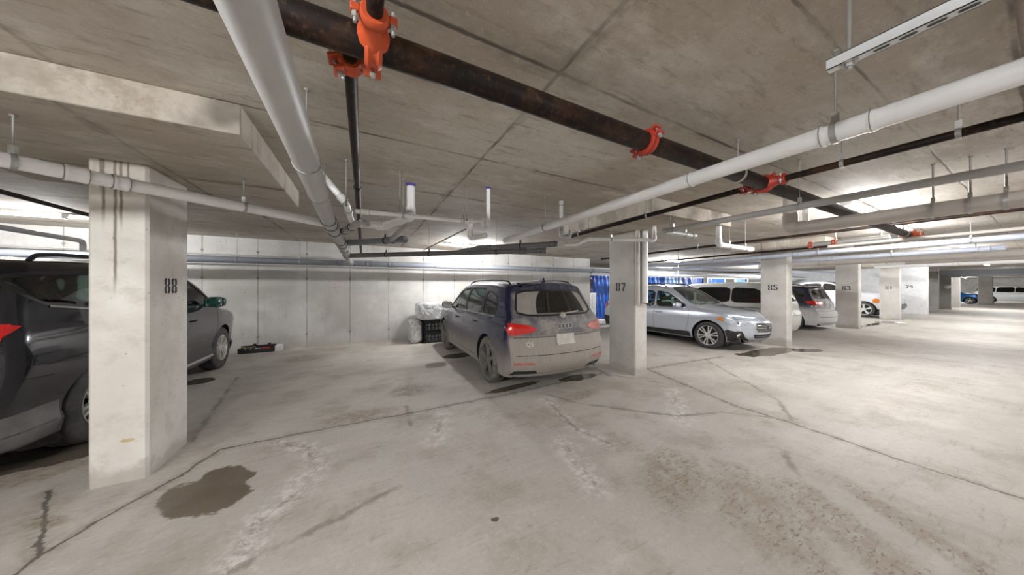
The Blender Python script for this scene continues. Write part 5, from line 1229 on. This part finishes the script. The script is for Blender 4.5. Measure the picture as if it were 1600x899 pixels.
# ------------------------------------------------------------------ things on the floor along the walls
def lumpy(sx, sy, sz, amp, n=14, seed=1, sq=.35):
    random.seed(seed); b = MB(); vs = []; N, Mm = n*2, n
    from mathutils import noise as mn
    e = lambda t: math.copysign(abs(t)**sq, t)
    for i in range(Mm+1):
        th = PI*i/Mm
        for k in range(N):
            ph = 2*PI*k/N
            q = Vector((e(math.sin(th))*e(math.cos(ph)), e(math.sin(th))*e(math.sin(ph)), e(math.cos(th))))
            d = mn.noise(q*2.3+Vector((seed,0,0)))*amp+mn.noise(q*6+Vector((0,seed,0)))*amp*.5+abs(mn.noise(q*4+Vector((0,0,seed))))*amp*.6
            vs.append(Vector((q.x*(sx/2+d), q.y*(sy/2+d), sz/2+q.z*(sz/2)*(1+d*.5/max(sz,.1)))))
    fs = [(i*N+k, i*N+(k+1)%N, (i+1)*N+(k+1)%N, (i+1)*N+k) for i in range(Mm) for k in range(N)]
    b.add(vs, fs); return b
def mat_plastic():
    t = NT('crumpled_white_plastic_wrap'); c = t.coord(); v = t.n('ShaderNodeTexVoronoi', feature='DISTANCE_TO_EDGE'); mp = t.vmath('ADD', c, t.vmath('SCALE', t.noise(c, 4, 4, out='Color'), scale=.3)); t.l(mp, v.inputs['Vector']); v.inputs['Scale'].default_value = 7
    n = t.noise(c, 10, 6, .7); col = t.mix(t.rmp(n, .4, .62), (.50,.51,.52), (.74,.74,.74))
    t.bsdf(col, .22, .15, bump=t.math('ADD', v.outputs['Distance'], t.math('MULTIPLY', n, .6)), bstr=.9, bdist=.04, Coat_Weight=.5); return t.m
M['wrap'] = mat_plastic()
def crate(x, y, z, w, d, h, label):
    o = empty('storage_crate', (x, y, z)); tag(o, label, 'crate', 'black lattice crates by the wall')
    t = .02; b = MB()
    for (a, c) in (((0,0,0),(w,d,t)), ((0,0,0),(t,d,h)), ((w-t,0,0),(w,d,h)), ((0,d-t,0),(w,d,h))): b.box(a, c)
    b.box((0,0,h-.035),(w,.02,h)); b.box((0,0,0),(w,.02,.05))
    for k in range(7): xx = k*(w-.03)/6; b.box((xx,0,.05),(xx+.03,.015,h-.035))
    b.box((0,0,h*.45),(w,.017,h*.52)); b.build('crate_shell', M['dark'], o, smooth=False)
    it = lumpy(w*.8, d*.7, h*.7, .03, 9, int(z*100)+3); q = it.build('contents', simple('grey_clutter', (.30,.31,.30), .5, var=.9, scale=12), o); q.location = (w/2, d/2, .02)
cx, cy = .95*H, 5.22*H
crate(cx, cy, 0, .60, .50, .31, 'lower black lattice crate under the white plastic bundle')
crate(cx, cy, .312, .60, .50, .31, 'upper black lattice crate under the white plastic bundle')
b = lumpy(1.06, .78, .52, .035, 22, 5); o = b.build('wrapped_bundle', M['wrap']); o.location = (cx+.40, cy+.30, .625); tag(o, 'big white plastic wrapped bundle sitting on the black crates by the wall', 'bundle')
b = lumpy(.30, .72, .64, .03, 18, 9); o = b.build('wrapped_bundle', M['wrap']); o.location = (cx-.17, cy+.42, 0); tag(o, 'narrow white plastic wrapped bundle standing left of the black crates', 'bundle')
# black organiser on the floor
t0 = empty('tool_tray', (-1.66*H, 5.66*H, 0), .02); tag(t0, 'long low black tool tray on the floor against the back wall', 'tray')
b = MB(); L = .66; b.box((0,0,0),(L,.24,.012)); b.box((0,0,0),(L,.012,.09)); b.box((0,.228,0),(L,.24,.15)); b.box((0,0,0),(.012,.24,.12)); b.box((L-.012,0,0),(L,.24,.12)); b.build('tray_shell', M['dark'], t0, smooth=False, bevel=.003)
for k, xx in enumerate((.22, .50)):
    b = MB(); b.box((xx,.20,.13),(xx+.06,.25,.185)); b.build('latch', M['dark'], t0, smooth=False, bevel=.004)
for k in range(5):
    b = MB(); R_ = .055; pts = [(math.cos(a)*.05, math.sin(a)*.012, .065+math.sin(a)*R_) for a in [i*2*PI/14 for i in range(15)]]
    b.tube(pts, .008, 8, .01, seg=2); o = b.build('cable_coil', simple('coil_%s' % ['tan','black','brown','black','tan'][k], [(.28,.20,.12),(.03,.03,.03),(.22,.14,.08),(.03,.03,.035),(.30,.22,.14)][k], .5)); o.location = (-1.66*H+.055+k*.05, 5.66*H+.11, .015)
    tag(o, 'coiled cable lying in the left part of the black tool tray', 'cable', 'coiled cables in the tool tray')
b = MB(); b.box((0,0,0),(.17,.15,.085)); o = b.build('red_case', simple('red_case_plastic', (.33,.01,.015), .4), bevel=.01); o.location = (-1.66*H+.40, 5.66*H+.03, .014); tag(o, 'dark red case in the right part of the black tool tray', 'case')
b = MB(); b.box((0,0,0),(.17,.11,.05)); b.cyl((.03,.055,.05),(.14,.055,.05),.03,14); o = b.build('grey_drill', simple('blue_grey_tool', (.22,.27,.33), .4, .3), bevel=.008); o.location = (-1.66*H+.24, 5.66*H+.06, .014); o.name = 'hand_tool'; tag(o, 'bluish grey hand tool in the middle of the black tool tray', 'tool')
b = MB(); b.box((0,0,0),(.13,.20,.11)); b.box((.005,.005,.11),(.125,.195,.14)); o = b.build('white_carton', simple('white_carton_card', (.62,.62,.62), .6, var=.2), bevel=.004); o.location = (-1.66*H+.672, 5.66*H+.02, 0); o.name = 'carton'; tag(o, 'small white carton at the right end of the black tool tray', 'carton')
# storage cages with blue tarpaulins
def tarp_mesh(x0, x1, z0, z1, seed, n=26):
    from mathutils import noise as mn
    vs = []; fs = []
    for i in range(n+1):
        for j in range(n+1):
            u, v = i/n, j/n; x = x0+(x1-x0)*u; z = z0+(z1-z0)*v
            d = .05*mn.noise(Vector((u*6+seed, v*2, 0)))+.03*math.sin((u*(7+seed%3)+v*2.2)*3)
            vs.append((x, d, z))
    for i in range(n):
        for j in range(n): a = i*(n+1)+j; fs.append((a, a+n+1, a+n+2, a+1))
    b = MB(); b.add(vs, fs); return b
def cage(x0, x1, cells, label, top=.41, y=6.4):
    o = empty('storage_cage', (x0*H, y*H, 0)); tag(o, label, 'storage cage', 'storage cages behind the parked cars')
    Wd = (x1-x0)*H; zt = (1+top)*H; b = MB(); p = .07
    b.box((0,-.04,zt-p),(Wd,.03,zt)); b.box((0,-.04,0),(Wd,.03,p)); b.build('top_rail', M['wood_white'], o, smooth=False)
    xs = [0]+[c[0]*Wd for c in cells]
    for x in xs+[Wd-p]:
        b = MB(); b.box((min(x, Wd-p),-.035,p),(min(x, Wd-p)+p,.025,zt-p)); b.build('post', M['wood_white'], o, smooth=False)
    for k, (f, kind) in enumerate(cells):
        xa = xs[k]+p; xb = xs[k+1]
        if kind == 'mesh':
            b = MB(); q = xa
            while q < xb: b.box((q,-.004,p),(q+.006,.002,zt-p)); q += .09
            z = p
            while z < zt-p: b.box((xa,-.003,z),(xb,.001,z+.006)); z += .09
            b.build('wire_mesh', M['zinc'], o, smooth=False)
            q = lumpy((xb-xa)*.7, .5, 1.7, .12, 12, k+int(x0)).build('stored_clutter', simple('stored_clutter_cloth', (.20,.19,.18), .8, var=.9, scale=4), o); q.location = ((xa+xb)/2, .5, .1)
        else:
            q = tarp_mesh(xa-.02, xb+.02, .1, zt-p+.01, k+x0).build('tarpaulin', M['tarp'] if kind == 'blue' else M['tarp_light'], o); q['label'] = 'crumpled %s plastic sheet' % ('dark blue' if kind == 'blue' else 'light blue')
cage(8.45, 11.75, [(.30,'blue'),(.55,'light'),(1.0,'blue')], 'white framed storage cage lined with blue tarpaulin seen above the silver wagon')
cage(12.0, 15.1, [(.42,'blue'),(.68,'mesh'),(1.0,'light')], 'white framed storage cage with mesh and light blue sheet above the minivan')
cage(15.2, 18.0, [(.45,'mesh'),(1.0,'blue')], 'mesh fronted storage cage just left of pillar 85')
cage(5.95, 8.35, [(.32,'blue'),(.5,'mesh'),(1.0,'blue')], 'storage cage with dark blue tarpaulin left of pillar 87')
b = MB(); b.box((5.50*H, 6.0*H, 0), (5.80*H, 6.35*H, 1.29)); b.box((5.495*H, 6.0*H-.02, 1.29), (5.805*H, 6.36*H, 1.32)); b.box((5.51*H, 6.0*H-.018, .06), (5.645*H, 6.0*H, 1.26)); b.box((5.655*H, 6.0*H-.018, .06), (5.79*H, 6.0*H, 1.26))
tag(b.build('cabinet', M['fixture'], bevel=.005), 'plain white cabinet at the end of the back wall, right of the blue SUV', 'cabinet')
b = lumpy(.42, .3, .62, .06, 14, 21); o = b.build('clutter_bag', simple('dark_patterned_cloth', (.05,.04,.10), .7, var=.9, scale=7)); o.location = (5.62*H, 6.16*H, 1.32); tag(o, 'dark patterned bag on top of the white cabinet', 'bag')
b = lumpy(.3, .3, .34, .03, 12, 27, .7); o = b.build('hanging_bundle', M['dark']); o.location = (5.60*H, 6.1*H, 1.95); tag(o, 'dark round bundle hanging above the white cabinet', 'bundle')
for k, (px, py) in enumerate(((1404,506),(1409,507))):
    p = fl(px, py); b = lumpy(.28, .2, .09, .02, 8, 31+k, .8); o = b.build('rubble_lump', M['fixture']); o.location = (p.x, p.y, -.01); tag(o, 'small pale lump on the floor right of pillar 81', 'rubble', 'pale lumps by pillar 81')
EXPO = 1.4
# ------------------------------------------------------------------ camera and world
cam = bpy.data.cameras.new('camera'); co = bpy.data.objects.new('camera', cam); C.objects.link(co)
cam.sensor_width = 36; cam.lens = 36*FOC/1600; cam.clip_start = .05; cam.clip_end = 200
co.location = (0, 0, H); co.rotation_euler = (PI/2, 0, -math.atan2(FX, FY))
bpy.context.scene.camera = co
w = bpy.data.worlds.new('world'); bpy.context.scene.world = w; w.use_nodes = True
w.node_tree.nodes['Background'].inputs[0].default_value = (.8,.85,1,1); w.node_tree.nodes['Background'].inputs[1].default_value = .05
vs = bpy.context.scene.view_settings; vs.view_transform = 'Standard'; vs.look = 'None'; vs.gamma = 1; vs.exposure = EXPO; vs.use_curve_mapping = False
